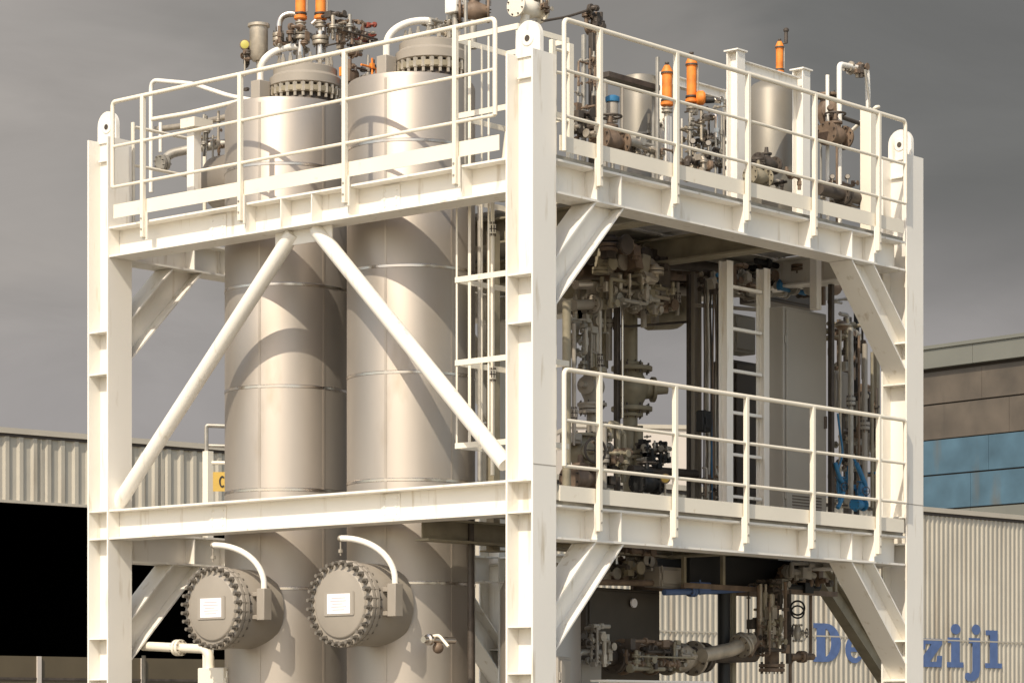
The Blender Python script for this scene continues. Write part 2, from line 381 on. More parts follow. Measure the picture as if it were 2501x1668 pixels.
def davit_side(t, cy, cz, xf):
    mo = [o for o in bpy.data.objects if o.parent == t and o.name.startswith('manway')][0]
    ys = cy-.49; bx = xf+.17
    q = MB(); q.box(bx-.05, bx+.05, ys-.05, ys+.05, cz-.12, cz+.17); q.box(bx-.03, bx+.06, ys+.05, ys+.13, cz-.11, cz-.07); q.box(bx-.03, bx+.06, ys+.05, ys+.13, cz+.1, cz+.14); q.build('davit_bracket', COVER, mo, .006)
    davit(mo, (bx, ys, cz-.05), cz+.20, (xf+.02, cy+.03, cz+.58), .15)
tk1, f1 = tank('left stainless clad tank, beside the tall white stand, the leftmost manway on its front', t1c, 7.40, .5, 2.66, (.16, -.09), 1)
tk2, f2 = tank('right stainless clad tank, next to the caged ladder and the corner column', t2c, 7.385, .5, 2.66, (.18, -.10), 2)
# manway centres from the picture
m1 = qx(522, 1484, .02); m2 = qx(834, 1474, .02)
for t, mm, tc in ((tk1, m1, t1c), (tk2, m2, t2c)):
    mo = [o for o in bpy.data.objects if o.parent == t and o.name.startswith('manway')][0]
    # shift the manway neck sideways to the cover axis
    mo.location = V((0, mm.y-tc[1], mm.z-2.66)); bpy.context.view_layer.update()
    off = mo.location.copy(); mo.location = V((0, 0, 0)); mo.data.transform(Matrix.Translation(off))
    manway_front(t, mm.y, mm.z, .02); davit_side(t, mm.y, mm.z, .02)
for t, (fx, fy), zt in ((tk1, f1, 7.40), (tk2, f2, 7.385)):
    bx, by = fx-.38, fy+.22
    q = MB(); q.box(bx-.07, bx+.07, by-.06, by+.06, zt-.02, zt+.24); q.build('davit_bracket', GREYP, t, .006)
    davit(t, (bx, by, zt+.2), zt+.34, (fx-.02, fy+.02, zt+.60), .12, .032)
# ------------------------------------------------------------------ generic piping things
CNT = {}
def pipe(label, pts, r, m=PIPE, bend=.12, flanges=(), group=None, name='pipe', fm=None, n=14):
    lo = min(pts, key=lambda p: V(p).z); t = thing(name, label, 'pipe', lo, group)
    MB().path(pts, r, bend, n).build('pipe_run', m, t)
    for (c, ax) in flanges:
        q = MB(); q.disc(V(c)-V(ax).normalized()*.022, ax, r*1.75, .034); q.disc(V(c)+V(ax).normalized()*.022, ax, r*1.75, .034); fo = q.build('flange_pair', fm or m, t)
        ring_bolts(fo, c, ax, r*1.45, 8, max(.008, r*.16), .12, DARK)
    return t
def valve(label, c, ax, r, m=OLIVE, up=Z_, wheel=True, L=None, group=None, wm=DARK):
    c = V(c); ax = V(ax).normalized(); up = V(up).normalized(); L = L or r*3.6
    t = thing('valve', label, 'valve', c, group)
    q = MB(); q.lathe(c-ax*L/2, ax, [(r*.9, 0), (r, L*.15), (r*1.45, L*.38), (r*1.55, L*.5), (r*1.45, L*.62), (r, L*.85), (r*.9, L)], 20); q.build('body', m, t)
    for s in (-1, 1):
        q = MB(); q.disc(c+ax*s*L/2, ax, r*1.8, r*.36); fo = q.build('flange', m, t); ring_bolts(fo, c+ax*s*L/2, ax, r*1.5, 8, r*.15, r*.9, DARK)
    q = MB(); q.lathe(c+up*r*.8, up, [(r*.9, 0), (r*.8, r*.9), (r*1.1, r*.95), (r*1.1, r*1.25), (r*.45, r*1.4), (r*.35, r*2.4)], 16); q.build('bonnet', m, t)
    if wheel:
        cc = c+up*r*3.2; q = MB(); q.torus(cc, up, r*1.5, r*.16); u, w = ortho(up)
        for k in range(4):
            a = k*math.pi/2; q.cyl(cc, cc+(u*math.cos(a)+w*math.sin(a))*r*1.5, r*.09, n=6)
        q.cyl(cc-up*r*.4, cc+up*r*.2, r*.22, n=8); q.build('handwheel', wm, t)
    return t
def actuator(label, base, h, r=.045, bodyh=None, top=True, group='orange valve actuators'):
    b = V(base); t = thing('actuated_valve', label, 'valve', b, group)
    bh = bodyh or h*.45; z1 = bh
    q = MB(); q.lathe(b, Z_, [(r*.5, 0), (r*.5, bh*.35), (r*1.0, bh*.38), (r*1.0, bh*.46), (r*.8, bh*.5), (r*.8, bh*.68), (r, bh*.72), (r, bh*.8), (r*.4, bh*.84), (r*.4, bh)], 18); q.build('body', PIPE, t)
    q = MB(); q.lathe(b+Z_*bh, Z_, [(r*.95, 0), (r*1.15, .01), (r*1.15, .035), (r*.9, .045), (r*.9, h*.42), (r*1.05, h*.43), (r*1.05, h*.47), (r*.85, h*.5), (r*.5, h*.55)], 20); q.build('actuator', ORANGE, t)
    for z_ in (h*.06, h*.43):
        q = MB(); q.lathe(b+Z_*(bh+z_), Z_, [(r*1.02, 0), (r*1.1, .004), (r*1.1, .018), (r*1.02, .022)], 20); q.build('band', DARK, t)
    q = MB(); q.cyl(b+Z_*(bh+h*.1)+RT*r*1.15, b+Z_*(bh+h*.44)+RT*r*1.15, r*.16, n=8); q.build('air_line', GALV, t)
    q = MB(); q.cyl(b+Z_*(bh+h*.5), b+Z_*(bh+h*.58), r*.22, n=8); q.disc(b+Z_*(bh+h*.58), Z_, r*.4, r*.3, 10); q.build('stem_cap', DARK, t)
    if top:
        q = MB(); q.cyl(b+Z_*(bh+h*.52)+RT*r*1.6, b+Z_*(bh+h*.72)+RT*r*1.6, r*.45, n=10); q.cyl(b+Z_*(bh+h*.5), b+Z_*(bh+h*.53)+RT*r*1.6, r*.2, n=8); q.lathe(b+Z_*(bh+h*.72)+RT*r*1.6, Z_, [(r*.7, 0), (r*.7, r*.5), (r*.4, r*.8)], 12); q.build('position_switch', DARK, t)
    return t
def tangle(label, c, size, n, mats, seed, r=.012, cat='pipework', name='tubing', d=None, joints=True):
    rd = random.Random(seed); c = V(c); t = thing(name, label, cat, c-Z_*size[2]/2)
    for k, m in enumerate(mats):
        for j in range(max(1, n//len(mats))):
            q = MB()
            p = V((rd.uniform(-.5, .5)*size[0], rd.uniform(-.5, .5)*size[1], rd.uniform(-.5, .5)*size[2])); pts = [c+p]
            for s in range(rd.choice((2, 3, 4))):
                ax = rd.choice((0, 1, 2, 2)); p = p.copy(); lim = size[ax]/2; p[ax] = rd.uniform(-lim, lim); 
                if (c+p-pts[-1]).length > .03: pts.append(c+p)
            if len(pts) < 2: continue
            rr = r*rd.uniform(.6, 1.5); q.path(pts, rr, .03, 8)
            if joints:
                for a_, b_ in zip(pts, pts[1:]):
                    dd = (b_-a_); u_ = dd.normalized(); k_ = rd.random(); c_ = a_+dd*rd.uniform(.25, .75)
                    if k_ < .30: q.disc(c_-u_*rr*.45, u_, rr*2.1, rr*.7, 14); q.disc(c_+u_*rr*.45, u_, rr*2.1, rr*.7, 14)
                    elif k_ < .50: o_ = ortho(u_)[0]; q.cyl(c_-u_*rr*2, c_+u_*rr*2, rr*1.5, n=6); q.cyl(c_, c_+o_*rr*4, rr*.6, n=8); q.disc(c_+o_*rr*4, o_, rr*1.8, rr*.5, 14)
                    elif k_ < .62: q.obox(c_, (u_, *ortho(u_)), (rr*2.4, rr*1.7, rr*1.7))
                    elif k_ < .80: q.cyl(c_-u_*rr*1.1, c_+u_*rr*1.1, rr*1.45, n=6)
            q.build('tube_run', m, t)
    return t
def gauge(label, c, nrm, r, m=DARK, face=LABEL, stem=.1, group=None):
    c = V(c); n = V(nrm).normalized(); t = thing('gauge', label, 'gauge', c-Z_*stem, group)
    q = MB(); q.lathe(c-n*.03, n, [(r*.9, 0), (r, .01), (r, .035), (r*.92, .04)], 20); q.build('case', m, t)
    q = MB(); q.disc(c+n*.0125, n, r*.8, .003); q.build('dial', face, t)
    MB().cyl(c-Z_*stem, c-Z_*r*.8, r*.18, n=8).build('stem', PIPE, t); return t
def cabinet(label, x0, x1, y0, y1, z0, z1, m, name='cabinet', cat='cabinet', handle=True):
    t = thing(name, label, cat, ((x0+x1)/2, (y0+y1)/2, z0))
    q = MB(); q.box(x0, x1, y0, y1, z0, z1); q.build('housing', m, t, .012)
    q = MB(); q.box(x0+.03, x1-.03, y0-.018, y0-.0005, z0+.03, z1-.03); dr = q.build('door', m, t, .006)
    if handle:
        q = MB(); q.box(x1-.075, x1-.055, y0-.045, y0-.0185, (z0+z1)/2-.06, (z0+z1)/2+.06); q.build('handle', DARK, dr)
    q = MB()
    for z in (z0+(z1-z0)*.15, z0+(z1-z0)*.85): q.cyl((x0+.018, y0-.01, z-.035), (x0+.018, y0-.01, z+.035), .009, n=8)
    q.build('hinge', m, t)
    if (x1-x0) > .4 and z1-z0 > 1:
        for k in range(5): MB().box(x0+.12, x1-.12, y0-.0225, y0-.0185, z0+.20+k*.03, z0+.213+k*.03).build('vent_slot', DARK, dr)
    return t
def post(label, p0, p1, w, m=WHITE, name='support_post', cat='post', foot=True, group=None):
    p0 = V(p0); p1 = V(p1); t = thing(name, label, cat, p0, group); q = MB(); q.obox((p0+p1)/2, (X_, Y_, Z_), (w/2, w/2, (p1.z-p0.z)/2)); q.build('shaft', m, t, .004)
    if foot:
        q = MB(); q.obox(p0+Z_*.007, (X_, Y_, Z_), (w*.95, w*.95, .007)); q.build('foot_plate', m, t)
    return t
for (x_, nm) in ((0, 'column'), (LX, 'column')):
    co_ = [o for o in bpy.data.objects if o.parent == fr and o.name.startswith('column')][0 if x_ == 0 else 2]
    q = MB(); q.box(x_+.004, x_+.296, -.0018, .004, 3.715, 3.722); q.build('splice_line', GREYP, co_)
# ------------------------------------------------------------------ background buildings
def along(px, A, dv):                    # distance along a wall from A to the image column px
    k = (px-PX0)/FD; r = V(A)-CAM; la, de = r.dot(RT), r.dot(F); return (k*de-la)/(dv.dot(RT)-k*dv.dot(F))
def ribbed(A, dv, nv, s0, s1, z0, z1, pitch, dep, m, parent, name='cladding', flat=.45):
    q = MB(); n = int((s1-s0)/pitch); prof = []
    for k in range(n+1):
        b = s0+k*pitch; prof += [(b, 0), (b+pitch*flat, 0), (b+pitch*(flat+.14), dep), (b+pitch*.86, dep)]
    for s, d in prof:
        for z in (z0, z1): q.v.append(V((0, 0, z))+A+dv*s+nv*d)
    for k in range(len(prof)-1): i = 2*k; q.f.append((i, i+2, i+3, i+1))
    i = len(q.v)                          # back sheet closes the panel
    for s in (prof[0][0], prof[-1][0]):
        for z in (z0, z1): q.v.append(V((0, 0, z))+A+dv*s-nv*.06)
    q.f.append((i, i+1, i+3, i+2)); return q.build(name, m, parent, smooth=False)
def wbox(q, A, dv, nv, s0, s1, n0, n1, z0, z1):
    return q.obox(V((0, 0, (z0+z1)/2))+A+dv*((s0+s1)/2)+nv*((n0+n1)/2), (dv, nv, Z_), (abs(s1-s0)/2, abs(n1-n0)/2, abs(z1-z0)/2))
def wallframe(px, depth, phi):
    A = ppt(px, HY, depth); A.z = 0; dv = (F*math.cos(R(phi))+RT*math.sin(R(phi))).normalized(); nv = V((dv.y, -dv.x, 0))
    if nv.dot(CAM-A) < 0: nv = -nv
    return A, dv, nv
# left shed
A, dv, nv = wallframe(100, 60, 47.5); zf = lambda py, d=60: EYE+(HY-py)/FD*d
zt, zo, zb = zf(1054), zf(1229), zf(1602)
sh = thing('shed', 'beige ribbed shed with a wide black opening, on the left behind the steel frame', 'shed', A)
s_l, s_r, s_e = along(-60, A, dv)-9, along(600, A, dv), along(830, A, dv)
top = ribbed(A, dv, nv, s_l, s_e, zo, zt-.16, .352, .05, CLAD, sh)
q = MB(); wbox(q, A, dv, nv, s_l-.1, s_e+.1, -.05, .12, zt-.10, zt+.02); q.build('roof_flashing', CLADD, sh)
q = MB(); wbox(q, A, dv, nv, s_l-.05, s_e+.05, -.05, .062, zt-.16, zt-.102); q.build('eaves_joint', RAWJ, sh)
ribbed(A, dv, nv, s_r, s_e, 0, zo-.002, .352, .05, CLAD, sh); ribbed(A, dv, nv, s_l, along(-300, A, dv), 0, zo-.002, .352, .05, CLAD, sh)
q = MB(); wbox(q, A, dv, nv, along(-300, A, dv)+.1, s_r, -.12, -.02, 0, zb); dp = q.build('lower_door_panel', DOORP, sh)
for px in (95, 349, 600):
    s = along(px, A, dv); q = MB(); wbox(q, A, dv, nv, s-.05, s+.05, -.0195, .03, 0, zb+.0); q.build('door_post', FARW, dp)
q = MB(); wbox(q, A, dv, nv, along(-300, A, dv)+.1, s_r, -.0195, .0, zf(1660), zf(1654)); q.build('door_rail', DARK, dp)
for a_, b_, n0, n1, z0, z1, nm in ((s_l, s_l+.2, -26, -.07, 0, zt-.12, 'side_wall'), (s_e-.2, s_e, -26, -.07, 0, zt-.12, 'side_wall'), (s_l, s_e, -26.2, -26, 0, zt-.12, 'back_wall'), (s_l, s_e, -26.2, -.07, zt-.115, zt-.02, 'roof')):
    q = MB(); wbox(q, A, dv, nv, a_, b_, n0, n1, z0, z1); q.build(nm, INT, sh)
for k in range(9):
    s_ = s_l+1.1+k*3.168; q = MB(); wbox(q, A, dv, nv, s_-.012, s_+.012, .0505, .056, zo+.02, zt-.17); q.build('sheet_lap', CLADD, sh)
q = MB(); wbox(q, A, dv, nv, s_l, s_r, -.02, .056, zo-.03, zo+.03); q.build('opening_lintel', CLADD, sh)
# right clad hall with lettering
A, dv, nv = wallframe(2375, 50, 45.4); zf = lambda py, d=50: EYE+(HY-py)/FD*d
zt = zf(1251); s0, s1 = along(1325, A, dv), along(2501, A, dv)+7
hall = thing('warehouse', 'pale ribbed warehouse with blue lettering on its wall, low on the right', 'warehouse', A)
ribbed(A, dv, nv, s0, s1, 0, zt-.12, .135, .022, CLAD, hall)
q = MB(); wbox(q, A, dv, nv, s0-.1, s1+.1, -.05, .07, zt-.065, zt+.02); q.build('roof_flashing', CLADD, hall)
q = MB(); wbox(q, A, dv, nv, s0-.05, s1+.05, -.04, .03, zt-.12, zt-.067); q.build('eaves_joint', RAWJ, hall)
q = MB(); wbox(q, A, dv, nv, s0, s1, .0225, .03, zf(1565)-.012, zf(1565)+.012); q.build('panel_joint', CLADD, hall)
q = MB(); wbox(q, A, dv, nv, s0, s1, -3.5, -.065, 0, zt-.13); q.build('hall_body', CLADD, hall)
def arc(cx, cy, rx, ry, a0, a1, n=14): return [(cx+rx*math.cos(R(a0+(a1-a0)*k/n)), cy+ry*math.sin(R(a0+(a1-a0)*k/n))) for k in range(n+1)]
GL = {
 'D': (.76, [[(0, 0), (.34, 0)]+arc(.34, .5, .40, .5, -90, 90)+[(.34, 1), (0, 1), (0, .87), (.08, .87), (.08, .13), (0, .13)], [(.32, .14)]+[(.32, .86)]+arc(.32, .5, .16, .36, 90, -90)]),
 'e': (.58, [[(.56, .30), (.20, .30)]+arc(.32, .30, .14, .17, 180, 320, 8)+[(.54, .16)]+arc(.30, .36, .28, .37, -40, -360, 20)[1:]+[(.58, .36)][:0], [(.20, .42), (.40, .42)]+arc(.30, .42, .10, .18, 0, 180, 8)[1:-1]]),
 'l': (.52, [[(0, 0), (.50, 0), (.50, .13), (.37, .13), (.37, 1), (.02, 1), (.02, .87), (.14, .87), (.14, .13), (0, .13)]]),
 'f': (.50, [[(0, 0), (.46, 0), (.46, .13), (.36, .13), (.36, .59), (.48, .59), (.48, .72), (.36, .72), (.37, .84), (.44, .87), (.50, .84), (.52, .96), (.42, 1.02), (.26, .99), (.15, .86), (.13, .72), (.02, .72), (.02, .59), (.13, .59), (.13, .13), (0, .13)]]),
 'z': (.62, [[(0, 0), (.58, 0), (.60, .30), (.47, .30), (.45, .14), (.28, .14), (.60, .60), (.60, .74), (.03, .74), (.02, .46), (.15, .46), (.17, .60), (.32, .60), (0, .13)]]),
 'i': (.46, [[(0, 0), (.44, 0), (.44, .13), (.34, .13), (.34, .74), (.02, .74), (.02, .61), (.11, .61), (.11, .13), (0, .13)], arc(.23, .95, .13, .13, 0, 342, 18)]),
 'j': (.42, [[(.04, .74), (.04, .61), (.15, .61), (.15, -.08), (.10, -.16), (.03, -.12), (-.06, -.14), (-.08, -.26), (.02, -.34), (.20, -.33), (.34, -.22), (.38, -.05), (.38, .74)], arc(.26, .95, .13, .13, 0, 342, 18)]),
}
def letter(ch, px0, px1, pyt, pyb, unit):        # unit: letter height in cap heights between pyt and pyb
    s0_, s1_ = along(px0, A, dv), along(px1, A, dv); pm = A+dv*((s0_+s1_)/2); d = (pm-CAM).dot(F)
    zb_ = EYE+(HY-pyb)/FD*d; zt_ = EYE+(HY-pyt)/FD*d; hgt = (zt_-zb_)/unit; wd = (s1_-s0_)/GL[ch][0]
    cu = bpy.data.curves.new('l', 'CURVE'); cu.dimensions = '2D'; cu.fill_mode = 'BOTH'; cu.extrude = .002
    for lp in GL[ch][1]:
        sp = cu.splines.new('POLY'); sp.points.add(len(lp)-1); sp.use_cyclic_u = True
        for p_, (a_, b_) in zip(sp.points, lp): p_.co = (a_*wd, b_*hgt, 0, 1)
    ob = bpy.data.objects.new('l', cu); me = bpy.data.meshes.new_from_object(ob); bpy.data.objects.remove(ob)
    o = A+dv*s0_+nv*.0262; o.z = zb_
    sgn = 1
    M = Matrix(((dv.x*sgn, 0, nv.x, o.x-A.x), (dv.y*sgn, 0, nv.y, o.y-A.y), (0, 1, 0, o.z), (0, 0, 0, 1))); me.transform(M)
    me.materials.clear(); me.materials.append(LBLUE); lo = bpy.data.objects.new('sign_letter', me); COL.objects.link(lo); lo.parent = hall
for a in (('D', 1984, 2052, 1522, 1616, 1), ('e', 2060, 2106, 1552, 1618, .73), ('l', 2112, 2146, 1528, 1620, 1), ('f', 2150, 2190, 1530, 1622, 1), ('z', 2242, 2300, 1559, 1628, .74), ('i', 2310, 2352, 1523, 1629, 1.08), ('j', 2360, 2394, 1524, 1630, 1.08), ('l', 2403, 2446, 1539, 1631, 1)): letter(*a)
# tall grey and blue building
A, dv, nv = wallframe(2375, 95, -39.8); dv = -dv; zf = lambda py, d=95: EYE+(HY-py)/FD*d
s0, s1 = along(2190, A, dv), along(2501, A, dv)+9
tw = thing('tall_building', 'tall building with brown grey upper panels and a blue band, rising behind the ribbed warehouse', 'building', A)
q = MB(); wbox(q, A, dv, nv, s0, s1, -20, -.1, 0, zf(846)); q.build('building_body', RAWJ, tw)
rows = ((842, 889, PANELG, 'parapet', .6, 3.1), (897, 975, PANELB, 'wall_band', 0, 3.9), (979, 1063, PANELB, 'wall_band', 1.2, 3.9), (1066, 1150, PANELBL, 'blue_band', .8, 3.4), (1154, 1236, PANELBL, 'blue_band', 0, 3.4), (1240, 1750, PANELG, 'wall_band', 0, 3.4))
for y0_, y1_, m, nm, o_, pw in rows:
    q = MB(); s = s0+o_-pw
    while s < s1:
        a_, b_ = max(s, s0), min(s+pw-.014, s1)
        if b_ > a_: wbox(q, A, dv, nv, a_, b_, -.1, 0 if nm != 'parapet' else .25, zf(y1_), zf(y0_))
        s += pw
    q.build(nm, m, tw, smooth=False)
q = MB(); wbox(q, A, dv, nv, s0-.1, s1+.1, -.2, .32, zf(842), zf(842)+.12); q.build('coping', PANELG, tw)
# distant pale hall seen through the frame
A, dv, nv = wallframe(1610, 140, 80); fh = thing('distant_hall', 'distant pale flat hall glimpsed between the pipes and the ladder', 'hall', A)
q = MB(); wbox(q, A, dv, nv, along(1395, A, dv), along(1700, A, dv), -12, 0, 0, EYE+(HY-1047)/FD*140); q.build('hall_wall', FARW, fh)
q = MB(); wbox(q, A, dv, nv, along(1393, A, dv), along(1702, A, dv), -12, .12, EYE+(HY-1047)/FD*140+.003, EYE+(HY-1042)/FD*140+.1); q.build('roof_edge', CLADD, fh)
# sign gantry behind the left bay
g0 = ppt(508, 1102, 36); sg = thing('sign_gantry', 'cream post with a grey looped top behind the left bay, carrying the yellow sign', 'gantry', (g0.x, g0.y, 0))
P = lambda px, py: ppt(px, py, 36)
q = MB(); c = (V((g0.x, g0.y, 0))+g0)/2; q.obox(c, (X_, Y_, Z_), (.05, .05, g0.z/2)); q.build('post', CREAM, sg)
q = MB(); q.path([P(504, 1103), P(504, 1039), P(640, 1044), P(640, 1200)], .027, .03, 8); q.build('looped_top', GALV, sg)
q = MB(); q.cyl(P(510, 1088), P(640, 1092), .024, n=8); q.build('cross_bar', GALV, sg)
q = MB(); q.cyl(P(512, 1130), P(640, 1131), .024, n=8); q.build('cross_bar', CREAM, sg)
ys = thing('warning_sign', 'yellow sign with a black letter C, just left of the left tank', 'sign', P(545, 1200))
q = MB(); q.obox(P(546, 1176), (RT, F, Z_), (.135, .006, .125)); q.build('sign_plate', YELLOW, ys)
q = MB(); cp = P(543, 1176)-F*.012; pts = arc(0, 0, .042, .075, 50, 310, 16)+arc(0, 0, .022, .055, 310, 50, 16); q.prism(pts, cp, RT, Z_, .006); q.build('sign_letter', BLACK, ys)
# ------------------------------------------------------------------ caged ladder beside the corner column
lc = V((.72, .85, 0)); cl = thing('caged_ladder', 'cream caged ladder between the right tank and the corner column', 'ladder', (lc.x, lc.y, LT+.05), 'access ladders')
zs = [3.97, 4.69, 5.41, 6.12, 6.83, 7.50]; rad = .34
for s in (-.2, .2):
    q = MB(); q.obox((lc.x+.33, lc.y+s, (LT+7.5)/2), (X_, Y_, Z_), (.03, .006, (7.5-LT)/2)); q.build('stile', CREAM, cl)
for k in range(14):
    q = MB(); q.cyl((lc.x+.33, lc.y-.194, 3.62+.28*k), (lc.x+.33, lc.y+.194, 3.62+.28*k), .011, n=8); q.build('rung', CREAM, cl)
hx, hy = .34, .36
for z in zs:
    q = MB()
    q.box(lc.x-hx-.004, lc.x-hx+.004, lc.y-hy, lc.y+hy, z-.024, z+.024)
    q.box(lc.x-hx+.0045, lc.x+hx, lc.y+hy-.004, lc.y+hy+.004, z-.0235, z+.0235); q.box(lc.x-hx+.0045, lc.x+hx, lc.y-hy-.004, lc.y-hy+.004, z-.0235, z+.0235)
    q.box(lc.x+hx-.005, lc.x+hx+.003, lc.y-hy+.0045, lc.y-.21, z-.022, z+.022); q.box(lc.x+hx-.005, lc.x+hx+.003, lc.y+.21, lc.y+hy-.0045, z-.022, z+.022)
    q.build('cage_hoop', CREAM, cl)
for dx, dy, w_ in ((-hx+.008, hy-.012, .018), (-hx+.008, hy-.16, .03), (-hx+.008, -.02, .018), (-hx+.008, -hy+.02, .018), (0, hy-.010, .018)):
    q = MB(); q.box(lc.x+dx-.003, lc.x+dx+.003, lc.y+dy-w_/2, lc.y+dy+w_/2, 3.97, 7.5) if dx < -.1 else q.box(lc.x+dx-w_/2, lc.x+dx+w_/2, lc.y+dy-.003, lc.y+dy+.003, 3.97, 7.5)
    q.build('cage_strap', CREAM, cl)
# pipes between the tank and the ladder
pipe('slim cream riser with couplings just left of the corner column', [qx(1203, 480, .5)+Z_*.0, qx(1203, 1160, .5)], .018, CREAM, flanges=[(qx(1203, 560, .5), Z_), (qx(1203, 915, .5), Z_)])
pipe('thin grey riser behind the caged ladder', [qy(1172, 470, 1.62), qy(1172, 1175, 1.62)], .022, GALV)
post('grey olive strut behind the caged ladder, beside the right tank', (1.35, 1.62, LB), (1.35, 1.62, UB), .09, OLIVE)
pipe('dark green riser at the right edge of the right tank, below the beam', [qx(1150, 1262, .95), qx(1150, 1720, .95)], .03, DARK)
vs = thing('vessel', 'grey clad vertical vessel in shade between the right tank and the corner column', 'vessel', (1.35, 1.05, .4))
q = MB(); q.lathe((1.35, 1.06, .4), Z_, [(.30, 0), (.36, .05), (.36, 2.35), (.30, 2.48), (.12, 2.56)], 40); q.build('shell', STEEL, vs)
q = MB(); q.disc((1.35, 1.06, 2.97), Z_, .16, .04); q.build('top_flange', OLIVE, vs)
# ------------------------------------------------------------------ things on the top deck, right side
DZ = UT+.04
def dk(px, y): p = qy(px, 500, y); return V((p.x, p.y, DZ))
def topz(px, py, y): return qy(px, py, y)
gt = thing('deck_gate', 'cream gate frame just right of the corner column lug', 'gate', dk(1392, .45))
for px, py in ((1392, 108), (1349, 98)):
    p = dk(px, .45); q = MB(); q.obox((p.x, p.y, (DZ+topz(px, py, .45).z)/2), (X_, Y_, Z_), (.03 if px > 1360 else .02, .02, (topz(px, py, .45).z-DZ)/2)); q.build('gate_post', CREAM, gt)
for py in (120, 175, 290):
    q = MB(); q.cyl(topz(1350, py, .45), topz(1391, py+8, .45), .014, n=8); q.build('gate_bar', CREAM, gt)
post('slim galvanised standpipe beside the gate', dk(1426, 1.2), topz(1426, 86, 1.2), .035, GALV)
post('dark square standpipe beside the first handrail post', dk(1446, 1.2), topz(1446, 82, 1.2), .05, DARK)
tangle('dark cluster of small valves beside the deck gate', topz(1430, 290, 1.1), (.35, .3, .32), 10, (DARK, BROWN, PIPE), 3, .018)
tangle('knot of instrument tubing above the dark valve cluster, beside the gate', topz(1422, 180, 1.15), (.2, .2, .45), 6, (GALV, BROWN), 5, .01)
cb = thing('vessel', 'pale upright vessel under a dark flat canopy, behind the first long handrail panel', 'vessel', dk(1556, 2.35)); p = dk(1562, 2.35)
hh_ = topz(1562, 190, 2.35).z-DZ; q = MB(); q.lathe((p.x, p.y, DZ+.05), Z_, [(.15, 0), (.20, .05), (.20, hh_-.12), (.17, hh_-.05), (.06, hh_-.02)], 40); q.build('shell', VESG, cb)
for z in (.4, 1.1): q = MB(); q.lathe((p.x, p.y, DZ+z), Z_, [(.20, 0), (.205, .003), (.205, .022), (.20, .025)], 40); q.build('band', GALV, cb)
q = MB(); a = topz(1478, 176, 1.95); x1 = topz(1603, 200, 1.95).x; q.box(a.x, x1, 1.9, 2.12, a.z-.05, a.z+.0); q.build('canopy', DARK, cb)
for px in (1482, 1600):
    p = topz(px, 200, 1.95); q = MB(); q.box(p.x-.015, p.x+.015, 1.95, 1.98, DZ, a.z-.062); q.build('leg', GALV, cb)
tangle('grey tubing beside the canopied pale vessel', topz(1600, 320, 2.0), (.12, .3, .7), 8, (GALV, PIPE), 121, .01)
for k, (px, y_) in enumerate(((1412, 1.6), (1520, 1.9), (1748, 1.7), (1768, 1.5), (2005, 1.7))):
    pipe(('thin pale riser nearest the deck gate', 'thin grey riser left of the canopied pale vessel', 'thin grey riser among the bright tubing', 'thin pale riser just left of the white frame', 'thin grey riser just right of the white frame')[k], [dk(px, y_), topz(px, (150, 215, 262, 280, 250)[k], y_)], .013, (GALV, COVER)[k % 2])
tangle('scattered low fittings along the deck beyond the toe board, left part', topz(1560, 370, 1.6), (.9, .4, .16), 12, (DARK, BROWN, GALV, PIPE), 122, .018)
tangle('scattered low fittings along the deck beyond the toe board, right part', topz(2060, 470, 1.5), (.9, .4, .18), 14, (DARK, BROWN, GALV, PIPE), 123, .018)
tb = thing('transmitter', 'small pale transmitter with a blue cap beside the second handrail post', 'transmitter', dk(1496, 1.3))
q = MB(); q.cyl(dk(1496, 1.3), topz(1496, 300, 1.3), .02, n=10); q.build('stand', GALV, tb)
q = MB(); p = topz(1496, 300, 1.3); q.lathe(p, Z_, [(.05, 0), (.055, .02), (.055, .17), (.05, .19)], 20); q.build('housing', COVER, tb)
q = MB(); q.lathe(p+Z_*.191, Z_, [(.065, 0), (.068, .01), (.068, .045), (.04, .06)], 20); q.build('cap', BLUE, tb)
valve('squat brown valve at the foot of the second handrail post', topz(1490, 345, 1.0), X_, .07, BROWN, L=.3)
pipe('blue grey pipe lying along the deck in front of the canopied vessel', [topz(1495, 335, 1.1), topz(1560, 352, 1.1), topz(1560, 352, 1.9)], .035, GALV)
actuator('orange valve actuator beside the tall thin pole, the left one of the pair', topz(1629, 285, 1.6), .72, .055, .10, False)
actuator('orange valve actuator with a stout base, right of the third handrail post', topz(1689, 275, 1.6), .85, .055, .09, False)
q0 = topz(1700, 240, 1.55); tt = thing('solenoid_valve', 'orange capped solenoid with a black plug on the side of the stout actuator', 'valve', q0)
q = MB(); q.lathe(q0, RT, [(.05, 0), (.07, .02), (.07, .07), (.05, .09)], 18); q.build('cap', ORANGE, tt); q = MB(); q.lathe(q0+RT*.09-Z_*.02, RT, [(.03, 0), (.035, .01), (.03, .09)], 12); q.build('plug', BLACK, tt)
post('tall thin grey pole in front of the left orange actuator', dk(1606, 1.4), topz(1606, 140, 1.4), .03, GALV)
post('white pipe stand under the left orange actuator', dk(1632, 1.5), topz(1632, 285, 1.5), .05, WHITE)
tangle('bright cluster of small steel tubing between the stout actuator and the white frame', topz(1722, 345, 1.9), (.42, .5, .75), 34, (PIPE, GALV, STEEL2, DARK, WHITE), 11, .013)
tangle('low cluster of brown fittings on the deck beside the white frame', topz(1700, 405, 1.2), (.5, .3, .18), 12, (BROWN, PIPE, DARK), 12, .022)
for k, (px, py) in enumerate(((1692, 345), (1730, 350), (1698, 365))):
    gauge(('small round gauge left of the white frame, upper left of three', 'small round gauge nearest the white frame', 'small round gauge lowest of three left of the white frame')[k], topz(px, py, 1.15), -F, .03, stem=.07, face=GREYP, group='small gauges')
